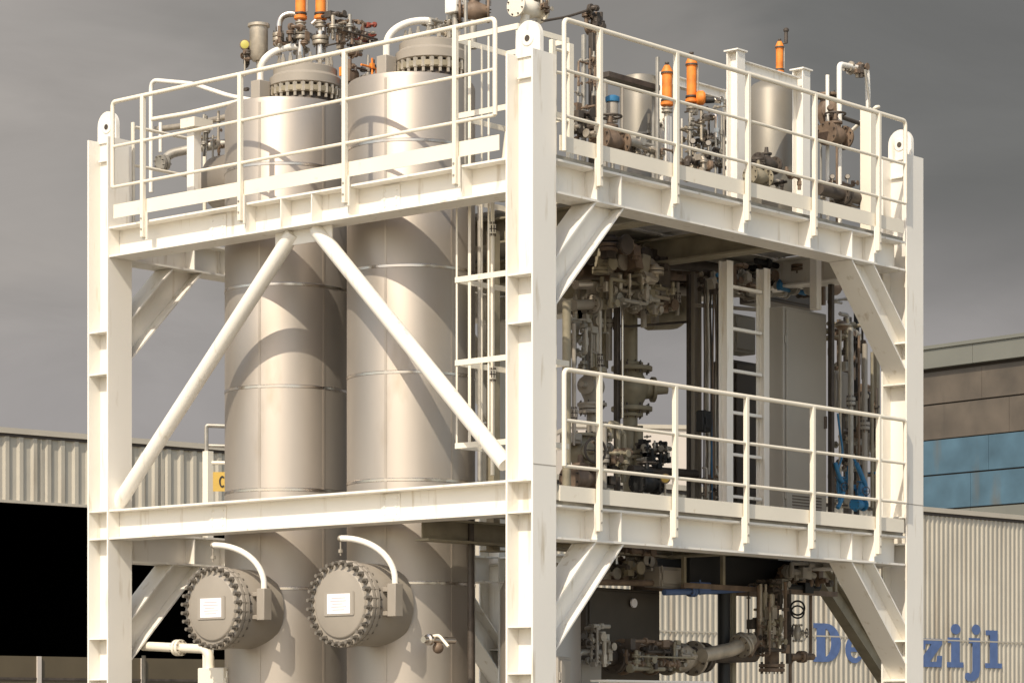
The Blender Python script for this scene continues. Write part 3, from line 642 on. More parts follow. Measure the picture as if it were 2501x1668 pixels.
vf = thing('square_frame', 'white square frame standing round the upright grey vessel', 'frame', dk(1876, 1.2))
for px, py in ((1797, 128), (1957, 174)):
    p = dk(px, 1.2); t_ = topz(px, py, 1.2).z; q = MB(); q.hsec(p, (p.x, p.y, t_), Y_, .13, .13, .01, .012); q.build('frame_post', WHITE, vf)
    q = MB(); q.box(p.x-.085, p.x+.085, p.y-.085, p.y+.085, t_, t_+.014); q.build('cap_plate', WHITE, vf)
    q = MB(); q.hsec((p.x, 2.1, DZ), (p.x, 2.1, t_-.05), Y_, .1, .1, .008, .01); q.build('frame_post', WHITE, vf)
zt1 = topz(1797, 128, 1.2).z-.12; xa, xb = dk(1797, 1.2).x, dk(1957, 1.2).x
q = MB(); q.hsec((xa+.07, 1.2, zt1), (xb-.07, 1.2, zt1), Z_, .1, .08, .008, .01); q.build('frame_beam', WHITE, vf)
q = MB(); q.hsec((xa+.07, 2.1, zt1), (xb-.07, 2.1, zt1), Z_, .1, .08, .008, .01); q.build('frame_beam', WHITE, vf)
vv = thing('vessel', 'upright grey steel vessel inside the white frame on the top deck', 'vessel', dk(1885, 1.65)); p = dk(1885, 1.65); zt_ = topz(1885, 195, 1.65).z
q = MB(); q.lathe((p.x, p.y, DZ+.12), Z_, [(.12, 0), (.25, .05), (.27, .1), (.27, zt_-DZ-.27), (.20, zt_-DZ-.18), (.08, zt_-DZ-.12)], 48); q.build('shell', VESG, vv)
q = MB(); q.box(p.x-.012, p.x+.012, p.y-.278, p.y-.2705, DZ+.25, zt_-.3); q.build('seam_strip', GALV, vv)
actuator('orange valve actuator on top of the upright grey vessel', topz(1904, 195, 1.65), .62, .042, .05, True)
MBd = None
valve('black and silver valve at the foot of the upright grey vessel', topz(1872, 400, 1.0), X_, .05, DARK, L=.28, wheel=False)
valve('olive valve near the deck, below the upright grey vessel', topz(1852, 432, .9), X_, .05, OLIVE, L=.26)
tangle('small brown and grey fittings under the upright grey vessel', topz(1905, 440, 1.1), (.3, .3, .2), 8, (BROWN, GALV, DARK), 21, .014)
pipe('slim white vent pipe right of the white frame', [dk(2021, 1.4), topz(2021, 184, 1.4)], .02, WHITE)
gn = pipe('tall white standpipe carrying the dark cross piece, near the right end', [dk(2050, 1.3), topz(2050, 157, 1.3), topz(2118, 172, 1.3), topz(2122, 300, 1.3)], .028, WHITE, .05)
tangle('dark brown fittings on the cross piece of the tall white standpipe', topz(2087, 172, 1.3), (.27, .12, .15), 12, (BROWN, PIPE, DARK), 23, .018)
pipe('thin grey drop pipe right of the dark fittings', [topz(2112, 170, 1.2), topz(2124, 250, 1.2), topz(2124, 300, 1.2)], .012, GALV, 0)
valve('rounded brown valve right of the fifth handrail post, upper of the two', topz(2022, 275, 1.5), Z_, .08, BROWN, up=-F, wheel=False, L=.34)
valve('rounded brown valve right of the fifth handrail post, lower of the two', topz(2040, 332, 1.3), X_, .07, BROWN, up=Z_, L=.30)
pipe('dark inclined pipe leading to the cream stand', [topz(2050, 285, 1.3), topz(2108, 305, 1.3), topz(2108, 305, 2.0)], .022, DARK, .04)
post('dark slender stand below the rounded brown valves', dk(2044, 1.2), topz(2044, 350, 1.2), .02, BROWN)
post('wide cream stand beside the sixth handrail post', dk(2122, 1.0), topz(2122, 268, 1.0), .13, CREAM)
for px, n_ in ((2033, 'left'), (2070, 'right')):
    gauge('small bright fitting at the foot of the slender stand, the %s one' % n_, topz(px, 432, 1.0), -F, .028, stem=.06, face=COVER, group='bright fittings')
pipe('dark pipe along the deck under the wide cream stand', [topz(2000, 462, 1.1), topz(2175, 505, 1.1)], .06, DARK, flanges=[(topz(2060, 477, 1.1), X_)])
pipe('inclined cream tie pipe behind the last handrail panel', [topz(2050, 350, 2.2), topz(2140, 262, 1.6), topz(2146, 262, 1.6)], .02, CREAM, .03)
# centre top, behind the corner column
pipe('cream vent pipe rising behind the corner column lug', [V((1.6, 1.75, DZ)), topz(1297, -60, 1.75)], .045, CREAM, flanges=[(topz(1297, 20, 1.75), Z_)])
valve('cream valve high above the corner column lug', topz(1290, 22, 1.75), X_, .06, CREAM, up=Z_, L=.34)
tangle('brown fittings beside the high cream valve', topz(1322, 15, 1.7), (.2, .2, .2), 7, (BROWN, PIPE), 31, .016)
pipe('dark slanting hose from the corner column lug to the black fitting', [topz(1328, 52, 1.5), topz(1385, 42, 1.5), topz(1442, 24, 1.5)], .012, DARK, .1)
tangle('dark bracket and black fitting above the first handrail panel', topz(1452, 50, 1.5), (.17, .15, .22), 6, (DARK, BROWN), 33, .014)
post('brown slender post under the black fitting', dk(1456, 1.5), topz(1456, 30, 1.5), .03, BROWN)
post('thin pale pole at the corner end of the left handrail', V((.9, 1.55, DZ)), V((.9, 1.55, 8.3)), .025, GALV, foot=False)
# ------------------------------------------------------------------ top of the tanks
def tq(px, py, f): d = (V((f[0], f[1], 0))-CAM).dot(F); return ppt(px, py, d)
zt0 = 7.67
for k, px in enumerate((734, 783)):
    b = tq(px, 78, f1); actuator('orange valve actuator above the left tank, the %s of the pair' % ('left' if k == 0 else 'right'), b, .8, .055, .11, False)
    pipe('flanged steel stub under the %s orange actuator of the left tank' % ('left' if k == 0 else 'right'), [tq(px, 150, f1), b], .045, STEEL2, flanges=[(tq(px, 88+12*k, f1), Z_)], fm=PIPE)
pipe('polished hoop pipe bent over the top of the left tank', [tq(680, 135, f1), tq(682, 38, f1), tq(732, 32, f1), tq(738, 100, f1)], .032, STEEL2, .18, flanges=[(tq(680, 92, f1), Z_)], fm=PIPE)
pipe('small polished hoop pipe between the two orange actuators', [tq(762, 60, f1), tq(778, 45, f1), tq(790, 55, f1), tq(790, 130, f1)], .025, STEEL2, .08)
tangle('dense red and brown fittings on the right of the left tank top', tq(852, 88, f1), (.55, .4, .33), 34, (BROWN, PIPE, RED, DARK, GALV, BROWN, PIPE), 41, .013)
tangle('orange and brown fittings between the two tank necks', tq(876, 175, f1), (.32, .3, .33), 16, (ORANGE, BROWN, GALV, DARK), 43, .016)
tangle('dark fittings in front of the polished hoop pipe', tq(715, 95, f1), (.4, .25, .2), 12, (DARK, BROWN, GALV), 44, .014)
hb = tq(632, 62, f1); hh = thing('level_instrument', 'dark capped cylinder instrument at the left of the left tank top', 'instrument', tq(632, 240, f1))
q = MB(); q.cyl(tq(632, 240, f1), tq(632, 150, f1), .025, n=10); q.build('stem', PIPE, hh)
q = MB(); z_ = tq(632, 150, f1); q.lathe(z_, Z_, [(.06, 0), (.088, .04), (.088, .32), (.105, .325), (.105, .35), (.09, .355)], 24); q.build('housing', PIPE, hh)
gauge('yellow green gauge at the far left of the left tank top', tq(598, 110, f1), -F, .05, BROWN, YGREEN, .3)
tangle('dark bracket fittings under the yellow green gauge', tq(612, 135, f1), (.16, .14, .25), 7, (BROWN, DARK), 46, .018)
tangle('black and blue fitting beside the davit of the left tank', tq(608, 222, f1), (.16, .16, .13), 5, (BLACK, DARK), 47, .013)
lv = thing('transmitter', 'white boxed transmitter above the right tank top', 'transmitter', tq(1112, 60, f2))
q = MB(); p = tq(1112, 35, f2); q.box(p.x-.07, p.x+.07, p.y-.07, p.y+.07, p.z-.0, p.z+.2); q.build('housing', WHITE, lv, .01); MB().cyl(tq(1112, 110, f2), tq(1112, 36, f2), .03).build('stem', GALV, lv)
valve('dark valve above the right tank top', tq(1158, 28, f2), RT, .06, BROWN, L=.26); pipe('grey stub under the dark valve of the right tank', [tq(1155, 120, f2), tq(1155, 45, f2)], .035, GALV)
tangle('small grey fittings along the rear of the right tank top', tq(1075, 62, f2)+F*.1, (.45, .3, .14), 10, (GALV, PIPE), 51, .014)
pipe('thin white pipe looping off the top of the left tank to the deck', [qx(369, 470, 1.2), qx(369, 196, 1.2), qx(470, 205, 1.2), qx(560, 235, 1.2), qx(640, 250, 1.2)], .022, WHITE, .1)
# left of the tanks on the top deck
st = post('tall white stand with a square head behind the left handrail', qx(474, 490, .75), qx(474, 318, .75), .10, WHITE)
q = MB(); p = qx(480, 316, .75); q.box(p.x-.12, p.x+.12, p.y-.10, p.y+.10, p.z, p.z+.09); q.build('head_plate', CREAM, st)
pipe('grey elbow pipe with an open flanged end behind the left handrail', [qx(395, 402, 1.0), qx(395, 372, 1.0)+X_*.1, qx(480, 362, 1.3), qx(560, 350, 1.5)], .045, GALV, .1, flanges=[(qx(397, 398, 1.0), V((-1, 0, -.2)))])
noz = thing('nozzle', 'insulated wide nozzle with a flange leaving the left side of the left tank', 'nozzle', (t1c[0]+.1, t1c[1]+.9, 6.7))
q = MB(); q.lathe((t1c[0]+.15, t1c[1]+.45, 6.84), Y_, [(.27, 0), (.27, .62), (.24, .66), (.12, .70)], 40); q.build('shell', STEEL, noz)
q = MB(); q.disc((t1c[0]+.15, t1c[1]+1.15, 6.84), Y_, .17, .04); q.build('end_flange', OLIVE, noz)
pipe('thin vertical grey pipe crossing the rails near the left corner', [qx(392, 300, .8), qx(392, 372, .8)], .018, WHITE)
pipe('pale pipe rising gently to the rim of the left tank', [qx(372, 292, 1.0), qx(460, 277, 1.0), qx(592, 246, 1.0)], .022, CREAM, .05)
pipe('grey pipe under the pale one, rising to the left tank', [qx(372, 318, 1.3), qx(470, 305, 1.3), qx(560, 285, 1.3)], .03, PIPE, .05)
tangle('small brown fittings between the white stand and the left tank', qx(522, 345, 1.1), (.2, .35, .55), 9, (PIPE, BROWN, GALV), 53, .011)
q0 = V((2.1, LY+.25, UT)); rr = thing('handrail', 'short cream handrail at the rear left corner of the top deck', 'handrail', (.4, LY+.05, UT), 'handrails round the decks')
for z in (7.32, 6.95): MB().cyl((.36, LY+.05, z), (1.3, LY+.05, z), .016, n=8).build('rail', CREAM, rr)
for x in (.36, 1.3): MB().cyl((x, LY+.05, UT), (x, LY+.05, 7.36), .02, n=8).build('post', CREAM, rr)
# ------------------------------------------------------------------ inside the upper bay, seen from the right
pipe('olive riser just right of the corner column, full height of the bay', [qy(1384, 735, 1.0), qy(1384, 1228, 1.0)], .04, OLIVE)
pipe('cream flanged riser, left of the two thick risers in the bay', [qy(1448, 690, 1.9), qy(1448, 1228, 1.9)], .062, COVER, flanges=[(qy(1448, 888, 1.9), Z_), (qy(1440, 1000, 1.9), Z_), (qy(1448, 790, 1.9), Z_)])
valve('pale valve on the cream riser, above the lower walkway', qy(1446, 945, 1.9), Z_, .08, COVER, up=V((-1, -.3, 0)), wheel=False, L=.34)
pipe('olive flanged riser, right of the two thick risers in the bay', [qy(1540, 660, 2.2), qy(1540, 1228, 2.2)], .072, OLIVE, flanges=[(qy(1540, 895, 2.2), Z_), (qy(1540, 1008, 2.2), Z_)])
valve('rounded olive valve between two wide flanges on the right thick riser', qy(1543, 950, 2.2), Z_, .115, OLIVE, up=V((.8, -.6, 0)), wheel=False, L=.40)
post('black square strut beside the right thick riser', qy(1507, 1228, 1.9), qy(1507, 690, 1.9), .05, DARK, foot=False)
pipe('slim pale tube beside the black strut', [qy(1520, 720, 1.85), qy(1520, 1020, 1.85)], .014, STEEL2)
pipe('thick olive header running under the deck', [qy(1385, 705, 2.6), qy(1500, 692, 2.6), qy(1660, 700, 2.6), qy(1662, 780, 2.6), qy(1585, 782, 2.6)], .105, OLIVE, .2)
pipe('silvery header elbow hanging in the middle of the bay', [qy(1575, 640, 2.9), qy(1580, 745, 2.9), qy(1650, 745, 2.9), qy(1668, 690, 2.9)], .13, PIPE, .2)
pipe('upper dark header along the underside of the top deck', [qy(1440, 632, 1.9), qy(1780, 655, 1.9)], .06, DARK)
pipe('brown header under the deck, just below the cable tray', [qy(1410, 662, 2.2), qy(1700, 668, 2.2), qy(1740, 700, 2.2)], .08, BROWN, .1, flanges=[(qy(1560, 665, 2.2), X_)])
for k, (px, ya, yb, y_, rr_, m_, fy_) in enumerate(((1412, 700, 800, 2.4, .035, COVER, (760,)), (1474, 700, 900, 2.6, .05, OLIVE, (800,)), (1475, 1030, 1228, 1.5, .03, COVER, (1120,)), (1560, 1040, 1228, 2.1, .045, OLIVE, (1110,)), (1600, 660, 790, 2.2, .04, COVER, (720,)), (1640, 640, 760, 2.4, .035, PIPE, (700,)))):
    pipe(('pale short drop pipe beside the head of the cream riser', 'olive drop pipe from the header beside the cream riser', 'pale short riser standing on the lower walkway', 'olive short riser beside the black tubing', 'pale drop pipe in the middle of the bay', 'grey drop pipe beside the sky window')[k], [qy(px, ya, y_), qy(px, yb, y_)], rr_, m_, 0, flanges=[(qy(px, f_, y_), Z_) for f_ in fy_])
pipe('pale header running under the deck toward the ladder', [qy(1400, 745, 1.8), qy(1500, 742, 1.8), qy(1500, 700, 2.3), qy(1690, 712, 2.3)], .05, COVER, .1, flanges=[(qy(1450, 744, 1.8), X_), (qy(1600, 706, 2.3), X_)])
pipe('cream pipe crossing behind the rungs of the white ladder', [qy(1700, 745, 1.7), qy(1890, 760, 1.7)], .02, COVER, 0)
tangle('pale fittings clustered near the head of the white ladder', qy(1820, 690, 1.4), (.45, .3, .3), 12, (COVER, GALV, BROWN), 131, .022)
for k, (px, ya, yb, y_, rr_, m_) in enumerate(((1402, 790, 1228, 1.6, .02, COVER), (1466, 760, 1000, 1.5, .016, GALV), (1488, 700, 880, 2.0, .03, COVER), (1526, 690, 1200, 2.6, .02, GALV), (1572, 690, 800, 1.8, .03, COVER), (1655, 690, 770, 1.8, .02, COVER))):
    pipe(('slim pale riser between the olive riser and the cream one', 'thin grey drop tube right of the cream riser', 'short cream drop pipe before the black strut', 'thin grey riser behind the slim pale tube', 'short cream drop pipe right of the olive flanged riser', 'slim cream drop pipe over the sky window')[k], [qy(px, ya, y_), qy(px, yb, y_)], rr_, m_, 0, flanges=[(qy(px, (ya+yb)/2, y_), Z_)])
tangle('cream and grey small pipework spread under the top deck', qy(1560, 720, 1.6), (1.0, .4, .34), 26, (COVER, GALV, OLIVE, PIPE), 161, .017)
tangle('pale fittings hanging around the cream riser', qy(1430, 850, 1.7), (.35, .3, .6), 16, (COVER, OLIVE, GALV), 162, .014)
pipe('short bright pipe end under the deck beside the knee brace', [qy(1405, 695, 1.7), qy(1440, 695, 1.7)], .045, STEEL2, 0)
pipe('dark narrow pipe crossing the open sky window', [qy(1420, 795, 2.0)+Z_*0, qy(1540, 797, 2.0), qy(1684, 786, 2.0)], .013, DARK, 0)
for k, (py, y, m) in enumerate(((588, 2.0, GALV), (604, 2.5, GALV))):
    c0 = qy(1475, py, y); c1 = qy(1790, py+25, y); tr = thing('cable_tray', ('near', 'far')[k]+' ladder type cable tray under the top deck', 'cable tray', c0, 'cable trays')
    for s in (-.14, .14): q = MB(); q.box(c0.x, c1.x, y+s-.012, y+s+.012, c0.z-.03, c0.z+.03); q.build('side_rail', m, tr)
    n = int((c1.x-c0.x)/.09)
    for j in range(n): q = MB(); x = c0.x+.05+j*.09; q.box(x-.012, x+.012, y-.127, y+.127, c0.z-.028, c0.z-.008); q.build('rung', m, tr)
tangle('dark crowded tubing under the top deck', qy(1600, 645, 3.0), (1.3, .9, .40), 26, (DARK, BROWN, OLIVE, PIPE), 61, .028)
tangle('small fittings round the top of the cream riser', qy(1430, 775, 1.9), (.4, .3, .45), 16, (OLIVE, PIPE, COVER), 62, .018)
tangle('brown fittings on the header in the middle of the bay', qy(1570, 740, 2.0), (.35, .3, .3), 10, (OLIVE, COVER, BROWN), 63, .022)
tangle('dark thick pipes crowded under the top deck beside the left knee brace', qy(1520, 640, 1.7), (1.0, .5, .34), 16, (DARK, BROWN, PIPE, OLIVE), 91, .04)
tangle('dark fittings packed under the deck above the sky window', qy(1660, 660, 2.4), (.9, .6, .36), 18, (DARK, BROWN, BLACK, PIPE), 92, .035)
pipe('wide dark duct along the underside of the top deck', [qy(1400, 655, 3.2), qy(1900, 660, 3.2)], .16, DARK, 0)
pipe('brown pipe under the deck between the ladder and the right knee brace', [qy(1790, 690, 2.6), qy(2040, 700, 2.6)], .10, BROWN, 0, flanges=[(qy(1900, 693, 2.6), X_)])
cabinet('dark box under the deck behind the hanger post', qy(1880, 700, 2.2).x, qy(2000, 700, 2.2).x, 2.2, 2.6, qy(1880, 735, 2.2).z, qy(1880, 640, 2.2).z, DCAB, 'junction_box', 'box', handle=False)
post('thin dark strut at the right edge of the sky window', qy(1682, 1228, 1.9), qy(1682, 670, 1.9), .035, DARK, foot=False)
ct = thing('cable_tray', 'upright pale cable tray beside the thin dark strut', 'cable tray', qy(1702, 1228, 1.9), 'cable trays')
p0, p1 = qy(1702, 1228, 1.9), qy(1702, 665, 1.9); q = MB(); q.box(p0.x-.055, p0.x+.055, 1.93, 1.94, p0.z, p1.z); q.build('back_plate', COVER, ct)
for s in (-.055, .055): q = MB(); q.box(p0.x+s-.004, p0.x+s+.004, 1.885, 1.9295, p0.z, p1.z); q.build('side_rail', COVER, ct)
rd = random.Random(5); cbz = thing('cable_bundle', 'bundle of dark and blue cables rising left of the white ladder', 'cables', qy(1738, 1228, 1.5))
for k in range(11):
    px = 1718+k*4.3; m = (DARK, PIPE, BROWN, GALV, DARK, BLUE, BROWN, PIPE, GALV, DARK, PIPE)[k]
    pts = [qy(px+rd.uniform(-3, 3), py, 1.5+.04*(k % 3)) for py in (1228, 1100, 980, 860, 760, 680)]; q = MB(); q.path(pts, rd.uniform(.008, .016), .1, 6); q.build('cable', m, cbz)
tangle('grey cable glands and fittings at the head of the cable bundle', qy(1735, 690, 1.5), (.25, .25, .3), 14, (GALV, PIPE, BLUE, DARK), 65, .018)
cabinet('narrow black switch box on the cable bundle', qy(1717, 1000, 1.35).x, qy(1738, 1000, 1.35).x, 1.35, 1.44, qy(1717, 1053, 1.35).z, qy(1717, 1001, 1.35).z, BLACK, 'switch_box', 'switch', handle=False)
# white ladder
la = thing('ladder', 'white ladder with wide stiles left of the grey cabinet, reaching the top deck', 'ladder', qy(1820, 1228, 1.0), 'access ladders')
xl, xr = qy(1773, 700, 1.0).x, qy(1864, 700, 1.0).x; zb_ = LT+.045
for x in (xl, xr):
    q = MB(); q.hsec((x, 1.0, zb_), (x, 1.0, UB+.0), Y_, .10, .10, .008, .012); q.build('stile', WHITE, la)
zz_ = 3.75
while zz_ < 5.9:
    q = MB(); q.box(xl+.052, xr-.052, .975, 1.02, zz_-.014, zz_+.014); q.build('rung', WHITE, la); zz_ += .405
# dark equipment behind the ladder
cabinet('dark control panel behind the rungs of the white ladder', qy(1792, 900, 1.6).x, qy(1850, 900, 1.6).x, 1.6, 1.9, LT+.10, qy(1792, 878, 1.6).z, DCAB, handle=False)
cabinet('brown grey junction box behind the upper rungs of the white ladder', qy(1793, 800, 1.5).x, qy(1846, 800, 1.5).x, 1.5, 1.7, qy(1793, 858, 1.5).z, qy(1793, 765, 1.5).z, CAB, 'junction_box', 'box', handle=False)
tangle('dark fittings under the deck behind the ladder top', qy(1850, 665, 1.9), (.7, .5, .45), 22, (BROWN, DARK, GALV, BLACK), 67, .026)
cb = cabinet('large brown grey cabinet on the lower walkway, beside the white ladder', qy(1914, 900, .78).x, qy(2019, 900, .78).x, .78, .96, LT+.06, qy(1914, 747, .78).z, CAB)
post('white hanger post from the deck to the top of the large cabinet', qy(1992, 757, .95), qy(1992, 632, .95), .085, WHITE, foot=False)
tangle('blue and dark fittings above the large cabinet', qy(1945, 680, 1.5), (.5, .4, .35), 14, (BLUE, BROWN, DARK, GALV), 68, .026)
pipe('brown riser behind the hanger post', [qy(2010, 640, 1.2), qy(2010, 745, 1.2)], .03, BROWN)
post('black strut along the right edge of the large cabinet', V((qy(2030, 900, 1.0).x, 1.0, LT+.045)), V((qy(2030, 900, 1.0).x, 1.0, UB-.01)), .05, DARK, foot=False)
for k, (px, r_, m, nm) in enumerate(((2052, .016, PIPE, 'first slim riser right of the large cabinet'), (2078, .028, GALV, 'thicker galvanised riser right of the large cabinet'), (2098, .014, BROWN, 'thin brown riser beside the thicker galvanised one'), (2112, .03, COVER, 'pale riser nearest the right column'), (2130, .018, OLIVE, 'olive riser in front of the right column'))):
    pipe(nm, [qy(px, 780+k*20, 1.3), qy(px, 1240, 1.3)], r_, m, flanges=([(qy(px, 950+k*30, 1.3), Z_)] if k in (1, 3) else []), group='risers beside the large cabinet')
for k, (px, y_, w_, m_) in enumerate(((2070, 2.2, .07, DARK), (2092, 1.7, .045, BLACK), (2140, 2.0, .06, OLIVE))):
    post(('dark strut behind the slim risers right of the large cabinet', 'black strut between the galvanised and pale risers', 'olive strut close behind the right column')[k], V((qy(px, 900, y_).x, y_, LT+.03)), V((qy(px, 900, y_).x, y_, UB)), w_, m_, foot=False)
tangle('dark crowded tubing beside the right knee brace', qy(2060, 830, 1.7), (.45, .5, .9), 18, (DARK, BROWN, GALV, OLIVE), 141, .02)
tangle('dark fittings with small valves behind the blue valves', qy(2085, 1180, 1.5), (.5, .4, .5), 20, (DARK, BROWN, BLUE, GALV), 142, .018)
tangle('olive and dark fittings beside the right column at lower rail height', qy(2120, 1020, 1.6), (.3, .4, .7), 14, (OLIVE, DARK, BROWN), 143, .018)
cabinet('pale narrow box among the risers right of the large cabinet', qy(2042, 950, 1.45).x, qy(2072, 950, 1.45).x, 1.45, 1.55, qy(2042, 1002, 1.45).z, qy(2042, 905, 1.45).z, GREYP, 'junction_box', 'box', handle=False)
sr = thing('pressure_regulator', 'round brown pressure regulator beside the right knee brace', 'regulator', qy(2056, 795, 1.2)); MB().ball(qy(2056, 795, 1.2), .07, 20, .7).build('body', BROWN, sr); MB().disc(qy(2056, 795, 1.2), Z_, .10, .02).build('rim', PIPE, sr)
tangle('dark fittings among the risers, above the lower handrail', qy(2085, 1060, 1.5), (.45, .35, .9), 22, (DARK, BROWN, GALV, PIPE), 70, .016)
for px, py, nm in ((2052, 1190, 'small blue valve near the foot of the risers, the left one'), (2104, 1200, 'small blue valve near the foot of the risers, the right one')):
    valve(nm, qy(px, py, 1.0), Z_, .028, BLUE, up=V((-.4, -.9, 0)), L=.20, group='blue valves', wm=DARK)
for k, (pa, nm) in enumerate((([(2040, 1130), (2048, 1160), (2062, 1185), (2058, 1215), (2046, 1240)], 'loose blue hose curling beside the large cabinet'), ([(2092, 1132), (2106, 1165), (2116, 1190), (2100, 1222), (2088, 1245)], 'loose blue hose curling nearest the right column'), ([(2046, 1010), (2052, 1060), (2060, 1110), (2044, 1150), (2050, 1235)], 'long thin blue hose hanging by the slim risers'), ([(2086, 1120), (2098, 1150), (2112, 1178), (2118, 1215), (2104, 1240)], 'second thin blue hose beside the right column'))):
    t = thing('hose', nm, 'hose', qy(pa[-1][0], pa[-1][1], .95)); MB().path([qy(a_, b_, .95+.02*k) for a_, b_ in pa], (.022, .026, .011, .014)[k], .12, 10).build('hose_run', BLUE, t)
valve('low blue valve just above the walkway toe board', qy(2098, 1232, .9), X_, .035, BLUE, up=Z_, L=.16, wheel=False)
# on the walkway, left part
tangle('dark stack of valves low in the bay beside the cream riser', qy(1490, 1105, 1.6), (.42, .4, .55), 18, (DARK, BROWN, OLIVE, COVER), 71, .02)
valve('large dark valve near the walkway beside the corner column', qy(1418, 1105, 1.3), Z_, .075, OLIVE, up=V((-.3, -1, 0)), L=.32)
valve('dark low valve behind the walkway toe board', qy(1418, 1170, 1.2), X_, .07, BROWN, L=.3, wheel=False)
cabinet('pale instrument box above the dark low valve', qy(1397, 1080, 1.2).x, qy(1423, 1080, 1.2).x, 1.2, 1.35, qy(1397, 1082, 1.2).z, qy(1397, 1056, 1.2).z, COVER, 'instrument_box', 'box', handle=False)
tangle('small black tubing in front of the distant pale hall', qy(1605, 1105, 1.8), (.42, .3, .28), 18, (DARK, BLACK, GALV), 73, .012)
pipe('dark pipe lying along the walkway under the black tubing', [qy(1540, 1146, 1.8), qy(1700, 1158, 1.8)], .045, DARK)
valve('squat black valve above the toe board, middle of the walkway', qy(1580, 1180, 1.4), X_, .06, BLACK, L=.28)
gauge('small brass coloured gauge right of the squat black valve', qy(1625, 1168, 1.2), -F, .05, BROWN, YELLOW, .2)
tangle('small tubing at the foot of the cable bundle', qy(1735, 1175, 1.3), (.35, .2, .35), 12, (DARK, GALV, BROWN), 74, .013)
# ------------------------------------------------------------------ inside the lower bay
dz = lambda py, y, px=1600: qy(px, py, y).z
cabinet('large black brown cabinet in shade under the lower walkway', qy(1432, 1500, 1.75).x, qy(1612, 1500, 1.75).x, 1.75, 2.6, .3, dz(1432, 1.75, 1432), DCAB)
lampt = thing('round_plate', 'small bright round plate on the black brown cabinet', 'plate', qy(1548, 1472, 1.70)); MB().disc(qy(1548, 1472, 1.70), Y_, .045, .02).build('plate', LABEL, lampt)
pipe('brown rim pipe above the black brown cabinet', [qy(1400, 1420, 1.5), qy(1610, 1424, 1.5)], .03, BROWN)
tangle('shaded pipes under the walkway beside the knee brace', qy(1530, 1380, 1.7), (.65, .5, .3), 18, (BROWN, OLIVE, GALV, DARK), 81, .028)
cabinet('pale grey box hanging under the walkway', qy(1612, 1400, 1.4).x, qy(1665, 1400, 1.4).x, 1.4, 1.6, dz(1432, 1.4, 1612), dz(1382, 1.4, 1612), GREYP, 'junction_box', 'box', handle=False)
pipe('short grey duct bend above the pale hanging box', [qy(1585, 1345, 1.6), qy(1600, 1400, 1.6), qy(1600, 1432, 1.6)], .05, COVER, .1)
c0, c1 = qy(1690, 1352, 1.3), qy(2042, 1390, 1.3); et = thing('equipment_rack', 'dark open rack slung under the lower walkway', 'rack', (c0.x, 1.3, c0.z-.3))
for z in (dz(1350, 1.3, 1860), dz(1440, 1.3, 1860)): q = MB(); q.box(c0.x-.15, c1.x, 1.28, 1.32, z-.025, z+.025); q.build('rail', BROWN, et); q = MB(); q.box(c0.x-.15, c1.x, 1.9, 1.94, z-.025, z+.025); q.build('rail', BROWN, et)
for x in (c0.x-.13, c0.x+.5, c1.x-.02): q = MB(); q.box(x-.02, x+.02, 1.283, 1.317, dz(1438, 1.3, 1860), dz(1352, 1.3, 1860)); q.build('upright', OLIVE, et)
q = MB(); q.box(c0.x+.1, c1.x-.5, 1.4, 1.85, dz(1432, 1.3, 1860), dz(1362, 1.3, 1860)); q.build('control_box', BLACK, et, .01)
tangle('grey and black fittings in the slung rack', qy(1960, 1405, 1.25), (.8, .3, .25), 20, (GALV, DARK, BLACK, BROWN), 83, .022)
pipe('blue pipe below the pale hanging box', [qy(1622, 1446, 1.35), qy(1745, 1443, 1.35), qy(1850, 1436, 1.35)], .03, LBLUE, .05, flanges=[(qy(1690, 1444, 1.35), X_)])
cabinet('blue painted box on the blue pipe', qy(1705, 1430, 1.3).x, qy(1738, 1430, 1.3).x, 1.3, 1.42, dz(1448, 1.3, 1705), dz(1420, 1.3, 1705), LBLUE, 'junction_box', 'box', handle=False)
pipe('black thick riser in the lower bay, in front of the ribbed warehouse', [qy(1768, 1430, 1.4), qy(1768, 1800, 1.4)], .062, BLACK)
post('olive strut right beside the black thick riser', qy(1788, 1800, 1.5), qy(1788, 1430, 1.5), .06, OLIVE, foot=False)
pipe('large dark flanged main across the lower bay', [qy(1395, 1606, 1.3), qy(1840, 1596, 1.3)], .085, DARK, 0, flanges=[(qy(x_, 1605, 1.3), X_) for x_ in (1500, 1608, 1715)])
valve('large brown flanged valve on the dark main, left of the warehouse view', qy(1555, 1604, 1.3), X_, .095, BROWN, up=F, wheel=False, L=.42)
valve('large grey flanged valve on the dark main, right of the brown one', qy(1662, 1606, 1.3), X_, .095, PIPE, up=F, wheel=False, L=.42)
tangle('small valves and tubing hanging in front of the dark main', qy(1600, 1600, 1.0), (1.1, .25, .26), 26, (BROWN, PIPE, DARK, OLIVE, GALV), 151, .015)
tangle('small fittings between the dark main and the pale boxes at the left', qy(1450, 1580, .95), (.45, .2, .4), 14, (GALV, PIPE, DARK, COVER), 152, .014)
pipe('grey bend leaving the dark main to the right', [qy(1715, 1600, 1.15), qy(1790, 1585, 1.15), qy(1835, 1560, 1.15)], .07, PIPE, .1, flanges=[(qy(1812, 1574, 1.15), V((.9, 0, .4)))])
pipe('grey elbow and riser at the left of the dark main', [qy(1412, 1668, 1.0), qy(1412, 1592, 1.0), qy(1470, 1592, 1.0), qy(1482, 1625, 1.0), qy(1482, 1548, 1.0)], .028, GALV, .05)
cabinet('grey box low beside the corner column', qy(1362, 1640, .7).x, qy(1396, 1640, .7).x, .7, .95, 1.0, dz(1602, .7, 1362), GREYP, 'junction_box', 'box', handle=False)
